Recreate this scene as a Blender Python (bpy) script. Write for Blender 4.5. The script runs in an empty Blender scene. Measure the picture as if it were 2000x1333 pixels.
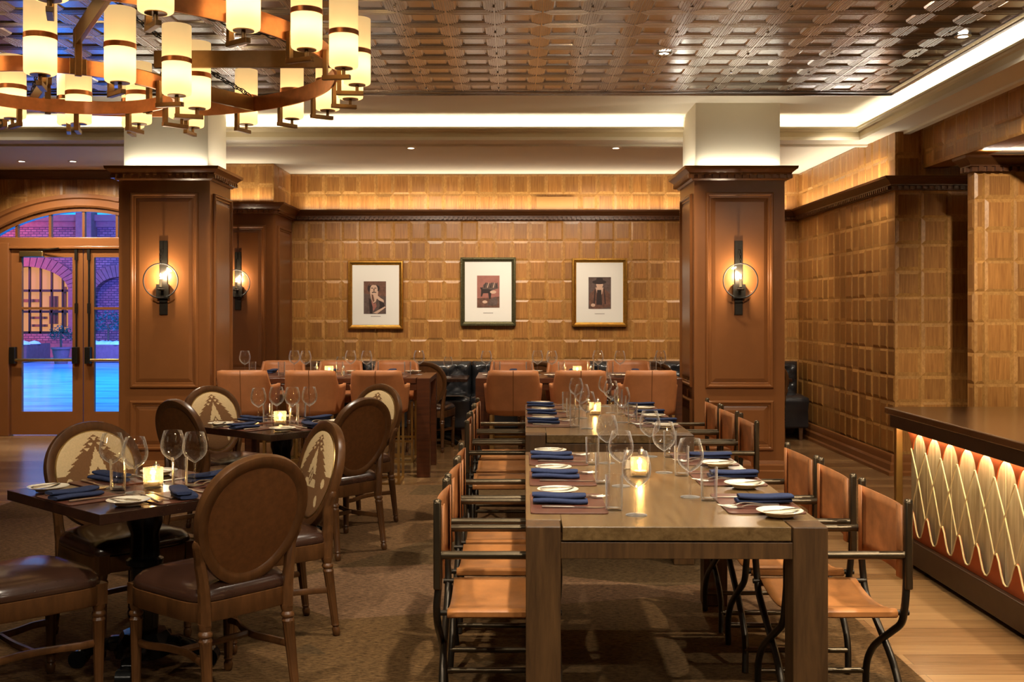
import bpy, math, random
from mathutils import Vector, Matrix
R = math.radians
PI = math.pi
scene = bpy.context.scene
C = scene.collection

# ------------------------------------------------------------------ camera, world, exposure
cd = bpy.data.cameras.new('camera')
cam = bpy.data.objects.new('camera', cd)
C.objects.link(cam)
cam.location = (0, 0, 1.5)
cam.rotation_euler = (R(90), 0, 0)
cd.sensor_width = 36.0
cd.lens = 37.8
cd.shift_y = -0.03025
cd.clip_end = 200
scene.camera = cam
vs = scene.view_settings
vs.view_transform = 'Standard'
vs.look = 'None'
vs.gamma = 1.0
vs.use_curve_mapping = False
vs.exposure = 0.68
cy = scene.cycles
cy.max_bounces = 7
cy.diffuse_bounces = 3
cy.glossy_bounces = 4
cy.transmission_bounces = 4
cy.transparent_max_bounces = 16
cy.caustics_reflective = False
cy.caustics_refractive = False
cy.sample_clamp_indirect = 4.0
cy.blur_glossy = 0.6

world = bpy.data.worlds.new('world')
scene.world = world
world.use_nodes = True
bg = world.node_tree.nodes['Background']
bg.inputs[0].default_value = (0.02, 0.33, 0.88, 1)
bg.inputs[1].default_value = 1.4

# ------------------------------------------------------------------ lights
WARM = (1.0, 0.70, 0.40)
WARM2 = (1.0, 0.87, 0.69)

def area(name, loc, rot, sx, sy, power, col=WARM2, spread=180):
    l = bpy.data.lights.new(name, 'AREA')
    l.shape = 'RECTANGLE'
    l.size = sx
    l.size_y = sy
    l.energy = power
    l.color = col
    l.spread = R(spread)
    o = bpy.data.objects.new(name, l)
    o.location = loc
    o.rotation_euler = [R(a) for a in rot]
    C.objects.link(o)
    return o

def spot(name, loc, target, power, angle=70, blend=0.6, col=WARM2, r=0.04):
    l = bpy.data.lights.new(name, 'SPOT')
    l.energy = power
    l.spot_size = R(angle)
    l.spot_blend = blend
    l.color = col
    l.shadow_soft_size = r
    o = bpy.data.objects.new(name, l)
    o.location = loc
    d = Vector(target) - Vector(loc)
    o.rotation_euler = d.to_track_quat('-Z', 'Y').to_euler()
    C.objects.link(o)
    return o

def point(name, loc, power, col=WARM, r=0.02):
    l = bpy.data.lights.new(name, 'POINT')
    l.energy = power
    l.color = col
    l.shadow_soft_size = r
    o = bpy.data.objects.new(name, l)
    o.location = loc
    C.objects.link(o)
    return o

# cove strips in the ceiling tray (facing up inside the trough)
COVE = (1.0, 0.92, 0.75)
area('cove_light', (-1.4, 10.37, 3.165), (180, 0, 0), 9.6, 0.07, 60, COVE)
area('cove_light', (3.44, 4.6, 3.165), (180, 0, 90), 11.0, 0.07, 68, COVE)
# strips lying on the wall crown
area('crown_light', (0.4, 12.955, 2.725), (172, 0, 0), 5.9, 0.04, 15, COVE)
area('crown_light', (3.385, 11.4, 2.725), (180, 0, 90), 3.0, 0.05, 8, COVE)
area('crown_light', (-3.2, 12.06, 2.735), (180, 0, 0), 1.0, 0.05, 2.5, COVE)
area('crown_light', (5.0, 8.66, 2.775), (180, 0, 0), 2.4, 0.05, 9, COVE)
# strips on the two column capitals, round the plaster shafts
for cx in (2.01, -3.07):
    area('capital_light', (cx, 9.50, 2.775), (180, 0, 0), 0.72, 0.04, 1.3, COVE)
    sx = 1.53 if cx > 0 else -2.595
    area('capital_light', (sx + (0.02 if cx > 0 else 0.0), 9.9, 2.775), (180, 0, 90), 0.72, 0.04, 1.2, COVE)
# downlights of the wall soffit
spot('downlight', (-1.03, 10.97, 3.15), (-1.03, 12.9, 1.5), 150, 80, 0.7)
spot('downlight', (1.06, 10.97, 3.15), (1.06, 12.9, 1.5), 150, 80, 0.7)
spot('downlight', (0.0, 11.2, 3.15), (0.0, 12.9, 1.4), 130, 80, 0.7)
spot('downlight', (2.6, 11.3, 3.15), (2.9, 12.8, 1.2), 90, 80, 0.7)
spot('downlight', (-2.0, 11.2, 3.15), (-2.0, 12.9, 1.2), 90, 80, 0.7)
spot('downlight', (-5.45, 11.95, 3.15), (-5.45, 12.8, 1.4), 120, 110, 0.7)
spot('downlight', (-4.88, 11.95, 3.15), (-4.88, 12.8, 1.4), 120, 110, 0.7)
# metal ceiling: downlights plus unseen spots added to brighten tables, columns and walls
for (x, y, tx, ty, p, a) in (
        (1.075, 7.6, 0.6, 7.2, 190, 75), (2.99, 7.13, 3.5, 8.0, 60, 80),
        (0.55, 4.5, 0.55, 4.5, 190, 75), (-1.5, 7.2, -1.5, 7.2, 150, 75),
        (2.6, 4.4, 1.9, 4.8, 190, 80), (-0.2, 8.6, -0.3, 9.6, 130, 80),
        (-1.7, 8.8, -1.9, 9.8, 130, 80), (1.2, 8.8, 1.0, 9.8, 120, 80),
        (-1.1, 3.0, -1.3, 4.3, 150, 80), (0.5, 2.2, 0.5, 3.8, 110, 80),
        (2.3, 2.2, 1.9, 3.6, 130, 80), (2.4, 6.6, 2.2, 9.5, 170, 60), (-2.9, 6.6, -3.0, 9.5, 190, 60),
        (-4.6, 8.2, -4.9, 12.7, 190, 60),
        (3.0, 9.6, 3.3, 12.0, 80, 80)):
    spot('downlight', (x, y, 3.30), (tx, ty, 0.6), p, a, 0.8, WARM2, 0.05)
spot('downlight', (3.0, 6.0, 3.30), (4.35, 8.7, 1.7), 420, 46, 0.9, WARM2, 0.05)
# unseen spots added behind the camera as general fill for the room
for x in (-2.4, 0.4, 2.6):
    spot('downlight', (x, 0.0, 3.30), (x * 0.8, 2.6, 0.6), 110, 90, 0.9, WARM2, 0.05)
# courtyard: blue and magenta facade floods, plus a blue sheet added for sky glow
area('courtyard_flood_skyglow', (-14.5, 27, 5.5), (70, 0, 40), 3, 2, 90, (1.0, 0.14, 0.5), 120)
area('courtyard_flood_skyglow', (-17.5, 28, 4.0), (75, 0, 20), 3, 2, 260, (1.0, 0.22, 0.36), 110)
area('courtyard_flood_skyglow', (-10.5, 28, 3.0), (85, 0, -12), 3, 2, 850, (0.06, 0.09, 1.0))
area('courtyard_flood_skyglow', (-10.0, 22, 8.0), (0, 0, 0), 10, 10, 1500, (0.0, 0.24, 1.0), 70)  # added overhead light, stands in for blue sky glow on the paving

# ------------------------------------------------------------------ materials
MATS = {}

def newmat(name):
    m = bpy.data.materials.new(name)
    m.use_nodes = True
    nt = m.node_tree
    b = nt.nodes['Principled BSDF']
    MATS[name] = m
    return m, nt, b

def nd(nt, t, **kw):
    n = nt.nodes.new(t)
    for k, v in kw.items():
        if k.startswith('i_'):
            n.inputs[k[2:].replace('_', ' ')].default_value = v
        else:
            setattr(n, k, v)
    return n

def rgb(c):
    return (c[0], c[1], c[2], 1)

def srgb(r, g, b):
    f = lambda v: ((v / 255 + 0.055) / 1.055) ** 2.4 if v > 10 else v / 255 / 12.92
    return (f(r), f(g), f(b))

def ramp(nt, stops):
    n = nt.nodes.new('ShaderNodeValToRGB')
    e = n.color_ramp.elements
    while len(e) < len(stops):
        e.new(0.5)
    for el, (p, c) in zip(e, stops):
        el.position = p
        el.color = rgb(c)
    return n

def coords(nt, scale=(1, 1, 1), kind='Object', rot=(0, 0, 0)):
    t = nt.nodes.new('ShaderNodeTexCoord')
    m = nt.nodes.new('ShaderNodeMapping')
    m.inputs['Scale'].default_value = scale
    m.inputs['Rotation'].default_value = [R(a) for a in rot]
    nt.links.new(t.outputs[kind], m.inputs['Vector'])
    return m.outputs['Vector']

def add_bump(nt, b, height, strength=0.2, dist=0.01):
    n = nt.nodes.new('ShaderNodeBump')
    n.inputs['Strength'].default_value = strength
    n.inputs['Distance'].default_value = dist
    nt.links.new(height, n.inputs['Height'])
    nt.links.new(n.outputs[0], b.inputs['Normal'])

def plain(name, col, rough=0.5, metal=0.0, spec=0.5, noise=0.0, nscale=20, bump=0.0, coat=0.0, stretch=(1, 1, 1)):
    m, nt, b = newmat(name)
    b.inputs['Base Color'].default_value = rgb(col)
    b.inputs['Roughness'].default_value = rough
    b.inputs['Metallic'].default_value = metal
    b.inputs['Specular IOR Level'].default_value = spec
    b.inputs['Coat Weight'].default_value = coat
    b.inputs['Coat Roughness'].default_value = 0.15
    if noise or bump:
        v = coords(nt, stretch)
        n = nd(nt, 'ShaderNodeTexNoise', i_Scale=nscale, i_Detail=5.0, i_Roughness=0.6)
        nt.links.new(v, n.inputs['Vector'])
        if noise:
            lo = tuple(c * (1 - noise) for c in col)
            hi = tuple(min(1, c * (1 + noise)) for c in col)
            r = ramp(nt, [(0.3, lo), (0.7, hi)])
            nt.links.new(n.outputs['Fac'], r.inputs[0])
            nt.links.new(r.outputs[0], b.inputs['Base Color'])
        if bump:
            add_bump(nt, b, n.outputs['Fac'], bump)
    return m

def wood(name, c1, c2, stretch=(12, 12, 1), scale=3.0, rough=0.4, spec=0.5, bump=0.08, island=0.0, coat=0.0):
    """grain runs along the axis with the smallest stretch"""
    m, nt, b = newmat(name)
    v = coords(nt, stretch)
    oi = nt.nodes.new('ShaderNodeObjectInfo')
    ad = nd(nt, 'ShaderNodeVectorMath', operation='ADD')
    nt.links.new(v, ad.inputs[0])
    sc = nd(nt, 'ShaderNodeMath', operation='MULTIPLY')
    sc.inputs[1].default_value = 37.0
    nt.links.new(oi.outputs['Random'], sc.inputs[0])
    nt.links.new(sc.outputs[0], ad.inputs[1])
    vec = ad.outputs[0]
    if island:
        g = nt.nodes.new('ShaderNodeNewGeometry')
        s2 = nd(nt, 'ShaderNodeMath', operation='MULTIPLY')
        s2.inputs[1].default_value = 91.0
        nt.links.new(g.outputs['Random Per Island'], s2.inputs[0])
        a2 = nd(nt, 'ShaderNodeVectorMath', operation='ADD')
        nt.links.new(vec, a2.inputs[0])
        nt.links.new(s2.outputs[0], a2.inputs[1])
        vec = a2.outputs[0]
    n = nd(nt, 'ShaderNodeTexNoise', i_Scale=scale, i_Detail=6.0, i_Roughness=0.65, i_Distortion=0.3)
    nt.links.new(vec, n.inputs['Vector'])
    r = ramp(nt, [(0.3, c2), (0.7, c1)])
    nt.links.new(n.outputs['Fac'], r.inputs[0])
    out = r.outputs[0]
    if island:
        hv = nt.nodes.new('ShaderNodeHueSaturation')
        mr = nd(nt, 'ShaderNodeMapRange')
        mr.inputs['To Min'].default_value = 1 - island
        mr.inputs['To Max'].default_value = 1 + island
        nt.links.new(g.outputs['Random Per Island'], mr.inputs['Value'])
        nt.links.new(mr.outputs[0], hv.inputs['Value'])
        nt.links.new(out, hv.inputs['Color'])
        out = hv.outputs[0]
    nt.links.new(out, b.inputs['Base Color'])
    b.inputs['Roughness'].default_value = rough
    b.inputs['Specular IOR Level'].default_value = spec
    b.inputs['Coat Weight'].default_value = coat
    if bump:
        add_bump(nt, b, n.outputs['Fac'], bump, 0.004)
    return m

def emit(name, col, strength):
    m, nt, b = newmat(name)
    b.inputs['Base Color'].default_value = rgb(tuple(min(0.8, c) for c in col))
    b.inputs['Emission Color'].default_value = rgb(col)
    b.inputs['Emission Strength'].default_value = strength
    return m

def thin_glass(name, tint=(1, 1, 1), rough=0.02, lo=0.04, hi=0.6, blend=0.25, edge=0.0, haze=0.0):
    m, nt, b = newmat(name)
    nt.nodes.remove(b)
    o = nt.nodes['Material Output']
    t = nt.nodes.new('ShaderNodeBsdfTransparent')
    t.inputs[0].default_value = rgb(tint)
    g = nt.nodes.new('ShaderNodeBsdfGlossy')
    g.inputs['Roughness'].default_value = rough
    g.inputs['Color'].default_value = (0.95, 0.95, 0.95, 1)
    lw = nt.nodes.new('ShaderNodeLayerWeight')
    lw.inputs[0].default_value = blend
    mr = nd(nt, 'ShaderNodeMapRange')
    mr.inputs['To Min'].default_value = lo
    mr.inputs['To Max'].default_value = hi
    nt.links.new(lw.outputs['Fresnel'], mr.inputs['Value'])
    mx = nt.nodes.new('ShaderNodeMixShader')
    nt.links.new(mr.outputs[0], mx.inputs[0])
    nt.links.new(t.outputs[0], mx.inputs[1])
    nt.links.new(g.outputs[0], mx.inputs[2])
    last = mx
    if edge:
        # edges gather light: a little scattering white where the wall is seen on end
        tr = nt.nodes.new('ShaderNodeBsdfTranslucent'); tr.inputs[0].default_value = (0.95, 0.95, 0.92, 1)
        df = nt.nodes.new('ShaderNodeBsdfDiffuse'); df.inputs[0].default_value = (0.95, 0.95, 0.92, 1)
        md = nt.nodes.new('ShaderNodeMixShader'); md.inputs[0].default_value = 0.5
        nt.links.new(tr.outputs[0], md.inputs[1]); nt.links.new(df.outputs[0], md.inputs[2])
        pw = nd(nt, 'ShaderNodeMath', operation='POWER'); pw.inputs[1].default_value = 3.2
        ml = nd(nt, 'ShaderNodeMath', operation='MULTIPLY'); ml.inputs[1].default_value = edge
        l2 = nt.nodes.new('ShaderNodeLayerWeight'); l2.inputs[0].default_value = 0.5
        nt.links.new(l2.outputs['Facing'], pw.inputs[0]); nt.links.new(pw.outputs[0], ml.inputs[0])
        hz = nd(nt, 'ShaderNodeMath', operation='ADD'); hz.inputs[1].default_value = haze; nt.links.new(ml.outputs[0], hz.inputs[0]); ml = hz
        m2 = nt.nodes.new('ShaderNodeMixShader')
        nt.links.new(ml.outputs[0], m2.inputs[0]); nt.links.new(mx.outputs[0], m2.inputs[1]); nt.links.new(md.outputs[0], m2.inputs[2])
        last = m2
    nt.links.new(last.outputs[0], o.inputs['Surface'])
    return m

wood('wall_wood', srgb(180, 124, 62), srgb(134, 84, 38), (16, 16, 0.9), 4.0, 0.40, 0.45, 0.08, 0.16)
wood('wall_edge', srgb(190, 138, 74), srgb(150, 102, 50), (10, 10, 6), 4.0, 0.36, 0.5, 0.05, 0.12)
plain('paint_brown', srgb(132, 82, 43), 0.27, 0, 0.5, 0.04, 6)
plain('paint_dark', srgb(112, 66, 32), 0.30, 0, 0.5, 0.05, 6)
wood('crown_wood', srgb(108, 66, 34), srgb(86, 50, 25), (1, 10, 10), 4, 0.4)
plain('plaster', srgb(234, 224, 202), 0.8, 0, 0.2)
plain('plaster_trim', srgb(216, 200, 164), 0.6, 0, 0.3)
plain('tin', (0.50, 0.49, 0.51), 0.22, 1.0, 0.5, 0.12, 3, 0.0)
wood('table_wood', srgb(124, 98, 62), srgb(86, 65, 38), (7, 0.8, 9), 5, 0.27, 0.5, 0.06)
wood('table_leg_wood', srgb(96, 68, 39), srgb(64, 44, 25), (9, 9, 0.8), 4, 0.42, 0.4, 0.06)
wood('counter_wood', srgb(92, 48, 24), srgb(62, 30, 14), (0.8, 9, 9), 4, 0.3, 0.5, 0.04)
wood('dark_top', srgb(58, 36, 26), srgb(40, 24, 18), (4, 4, 4), 3, 0.18, 0.6, 0.0)
wood('chair_wood', srgb(100, 64, 34), srgb(72, 45, 23), (5, 5, 1), 6, 0.32, 0.5, 0.0)
plain('bronze', srgb(92, 80, 62), 0.30, 0.85, 0.5, 0.06, 30)
plain('dark_bronze', srgb(56, 50, 42), 0.38, 0.8, 0.5, 0.15, 30)
plain('antique_bronze', srgb(136, 108, 76), 0.34, 0.85, 0.5, 0.06, 30)
plain('copper', srgb(226, 158, 116), 0.30, 1.0, 0.5, 0.22, 9, 0.0)
plain('brass', srgb(204, 168, 104), 0.33, 1.0, 0.5)
plain('gold_frame', srgb(190, 140, 62), 0.34, 0.9, 0.5, 0.2, 30)
plain('green_frame', srgb(92, 86, 58), 0.4, 0.7, 0.5, 0.4, 70, 0.3)
plain('cast_iron', (0.012, 0.012, 0.012), 0.22, 0.6, 0.5)
plain('black_metal', (0.03, 0.028, 0.025), 0.4, 0.7, 0.5)
plain('steel', srgb(228, 220, 205), 0.28, 1.0)
plain('tan_leather', srgb(172, 112, 60), 0.40, 0, 0.45, 0.3, 7, 0.06)
plain('back_leather', srgb(160, 102, 58), 0.45, 0, 0.45, 0.35, 9, 0.08)
plain('stool_leather', srgb(184, 118, 72), 0.45, 0, 0.4, 0.12, 9, 0.05)
plain('seat_leather', srgb(58, 36, 26), 0.24, 0, 0.6, 0.2, 8, 0.05, 0.2)
plain('back_cloth', srgb(102, 63, 30), 0.6, 0, 0.3, 0.2, 40)
plain('black_leather', (0.018, 0.018, 0.02), 0.22, 0, 0.6, 0.0, 8, 0.04)
plain('cream_fabric', srgb(214, 186, 140), 0.85, 0, 0.2, 0.08, 120, 0.1)
plain('brown_fabric', srgb(124, 88, 56), 0.85, 0, 0.2, 0.08, 120, 0.1)
plain('mat_leather', srgb(94, 54, 40), 0.38, 0, 0.45, 0.12, 18)
plain('napkin_blue', srgb(50, 58, 86), 0.9, 0, 0.15, 0.12, 90, 0.15)
plain('china', srgb(238, 228, 204), 0.12, 0, 0.5)
plain('mat_board', srgb(236, 230, 220), 0.8, 0, 0.2)
plain('sepia_dark', srgb(44, 26, 22), 0.6)
plain('sepia_mid', srgb(110, 76, 62), 0.6, 0, 0.3, 0.35, 25)
plain('sepia_pink', srgb(160, 104, 92), 0.6, 0, 0.3, 0.15, 15)
plain('sepia_light', srgb(206, 170, 146), 0.6)
plain('sepia_grey', srgb(96, 78, 72), 0.6, 0, 0.3, 0.3, 25)
plain('bar_leather', srgb(172, 78, 32), 0.5, 0, 0.4, 0.1, 12)
plain('cord', srgb(236, 214, 160), 0.7)
wood('old_boards', srgb(224, 204, 162), srgb(160, 134, 94), (1, 6, 0.6), 4, 0.7, 0.3, 0.2, 0.12)
plain('bar_metal', srgb(70, 50, 36), 0.35, 0.6, 0.5, 0.15, 12)
plain('bar_top', srgb(104, 74, 48), 0.16, 0, 0.6, 0.1, 5)
plain('wax', srgb(240, 222, 180), 0.5)
plain('candle_tube', srgb(236, 220, 176), 0.5)
thin_glass('glass', lo=0.05, edge=0.6)
thin_glass('globe_glass', (1, 1, 1), 0.03, 0.004, 0.10, 0.2, 0.03)
thin_glass('bulb_glass', (1, 1, 1), 0.03, 0.01, 0.2, 0.2)
thin_glass('pane', (0.97, 0.98, 1.0), 0.0, 0.03, 0.5, 0.2)
thin_glass('amber_glass', (1.0, 0.90, 0.68), 0.05, 0.06, 0.6, 0.3, 0.3, 0.10)
def mat_shade():
    m, nt, b = newmat('shade_glow')
    nt.nodes.remove(b)
    d = nt.nodes.new('ShaderNodeBsdfDiffuse'); d.inputs[0].default_value = (0.80, 0.66, 0.42, 1)
    t = nt.nodes.new('ShaderNodeBsdfTranslucent'); t.inputs[0].default_value = (0.90, 0.72, 0.42, 1)
    mx = nt.nodes.new('ShaderNodeMixShader'); mx.inputs[0].default_value = 0.6
    nt.links.new(d.outputs[0], mx.inputs[1]); nt.links.new(t.outputs[0], mx.inputs[2])
    e = nt.nodes.new('ShaderNodeEmission'); e.inputs[0].default_value = (1.0, 0.72, 0.36, 1); e.inputs[1].default_value = 0.23
    a = nt.nodes.new('ShaderNodeAddShader')
    nt.links.new(mx.outputs[0], a.inputs[0]); nt.links.new(e.outputs[0], a.inputs[1])
    nt.links.new(a.outputs[0], nt.nodes['Material Output'].inputs['Surface'])
mat_shade()
emit('bulb_glow', (1.0, 0.78, 0.5), 60)
emit('flame_glow', (1.0, 0.66, 0.28), 30)
emit('lens_glow', (1.0, 0.88, 0.7), 14)
emit('strip_glow', (1.0, 0.86, 0.6), 5)
emit('window_glow', (1.0, 0.42, 0.12), 0.42)
MATS['window_glow'].node_tree.nodes['Principled BSDF'].inputs['Base Color'].default_value = (0.05, 0.03, 0.02, 1)
plain('tan_panel', srgb(160, 112, 56), 0.5)
plain('snow', (0.85, 0.88, 0.95), 0.7)
plain('shrub_leaf', srgb(70, 100, 70), 0.7, 0, 0.3, 0.3, 30)
plain('red_stone', srgb(170, 96, 84), 0.8, 0, 0.2, 0.15, 8, 0.1)

def mat_floor():
    m, nt, b = newmat('floor_wood')
    v = coords(nt)
    br = nd(nt, 'ShaderNodeTexBrick', offset=0.37, i_Scale=1.0, i_Mortar_Size=0.0012, i_Brick_Width=1.7, i_Row_Height=0.13, i_Bias=0.0)
    br.inputs['Color1'].default_value = (0.2, 0.2, 0.2, 1)
    br.inputs['Color2'].default_value = (0.9, 0.9, 0.9, 1)
    br.inputs['Mortar'].default_value = (0, 0, 0, 1)
    nt.links.new(v, br.inputs['Vector'])
    v2 = coords(nt, (0.9, 13, 1))
    n = nd(nt, 'ShaderNodeTexNoise', i_Scale=3.0, i_Detail=6.0, i_Roughness=0.65)
    ad = nd(nt, 'ShaderNodeVectorMath', operation='ADD')
    nt.links.new(v2, ad.inputs[0])
    nt.links.new(br.outputs['Color'], ad.inputs[1])
    nt.links.new(ad.outputs[0], n.inputs['Vector'])
    mx = nd(nt, 'ShaderNodeMix', data_type='FLOAT')
    mx.inputs[0].default_value = 0.55
    nt.links.new(n.outputs['Fac'], mx.inputs[2])
    nt.links.new(br.outputs['Color'], mx.inputs[3])
    r = ramp(nt, [(0.12, srgb(74, 50, 30)), (0.4, srgb(130, 95, 60)), (0.85, srgb(170, 132, 88))])
    nt.links.new(mx.outputs[0], r.inputs[0])
    nt.links.new(r.outputs[0], b.inputs['Base Color'])
    b.inputs['Roughness'].default_value = 0.22
    add_bump(nt, b, n.outputs['Fac'], 0.05, 0.003)

def mat_carpet():
    m, nt, b = newmat('carpet')
    v = coords(nt, (16, 60, 10))
    n = nd(nt, 'ShaderNodeTexNoise', i_Scale=2.0, i_Detail=6.0, i_Roughness=0.8)
    nt.links.new(v, n.inputs['Vector'])
    v2 = coords(nt, (0.55, 1.0, 1), rot=(0, 0, 28))
    vo = nd(nt, 'ShaderNodeTexVoronoi', i_Scale=1.1, i_Randomness=0.9)
    nt.links.new(v2, vo.inputs['Vector'])
    sep = nt.nodes.new('ShaderNodeSeparateColor')
    nt.links.new(vo.outputs['Color'], sep.inputs[0])
    r1 = ramp(nt, [(0.0, srgb(84, 66, 43)), (0.45, srgb(102, 76, 46)), (0.75, srgb(108, 80, 52)), (1.0, srgb(120, 91, 66))])
    nt.links.new(sep.outputs[0], r1.inputs[0])
    r2 = ramp(nt, [(0.36, (0.22, 0.22, 0.22)), (0.64, (1.6, 1.6, 1.6))])
    nt.links.new(n.outputs['Fac'], r2.inputs[0])
    mx = nd(nt, 'ShaderNodeMix', data_type='RGBA', blend_type='MULTIPLY')
    mx.inputs[0].default_value = 1.0
    nt.links.new(r1.outputs[0], mx.inputs[6])
    nt.links.new(r2.outputs[0], mx.inputs[7])
    nt.links.new(mx.outputs[2], b.inputs['Base Color'])
    b.inputs['Roughness'].default_value = 0.95
    b.inputs['Specular IOR Level'].default_value = 0.1
    add_bump(nt, b, n.outputs['Fac'], 0.5, 0.01)

def mat_brick():
    m, nt, b = newmat('red_brick')
    v = coords(nt, (1, 1, 1), rot=(90, 0, 0))
    br = nd(nt, 'ShaderNodeTexBrick', i_Scale=1.0, i_Mortar_Size=0.012, i_Brick_Width=0.18, i_Row_Height=0.075)
    br.inputs['Color1'].default_value = rgb(srgb(150, 84, 78))
    br.inputs['Color2'].default_value = rgb(srgb(190, 112, 100))
    br.inputs['Mortar'].default_value = rgb(srgb(96, 60, 60))
    nt.links.new(v, br.inputs['Vector'])
    nt.links.new(br.outputs['Color'], b.inputs['Base Color'])
    b.inputs['Roughness'].default_value = 0.85
    add_bump(nt, b, br.outputs['Fac'], -0.5, 0.03)

def mat_wet():
    m, nt, b = newmat('wet_paving')
    v = coords(nt, (0.5, 1.6, 1))
    n = nd(nt, 'ShaderNodeTexNoise', i_Scale=1.6, i_Detail=4.0)
    nt.links.new(v, n.inputs['Vector'])
    r = ramp(nt, [(0.3, (0.22, 0.26, 0.34)), (0.7, (0.5, 0.55, 0.62))])
    nt.links.new(n.outputs['Fac'], r.inputs[0])
    nt.links.new(r.outputs[0], b.inputs['Base Color'])
    b.inputs['Roughness'].default_value = 0.22
    b.inputs['Specular IOR Level'].default_value = 0.5
    add_bump(nt, b, n.outputs['Fac'], 0.25, 0.05)

mat_floor(); mat_carpet(); mat_brick(); mat_wet()

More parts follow.
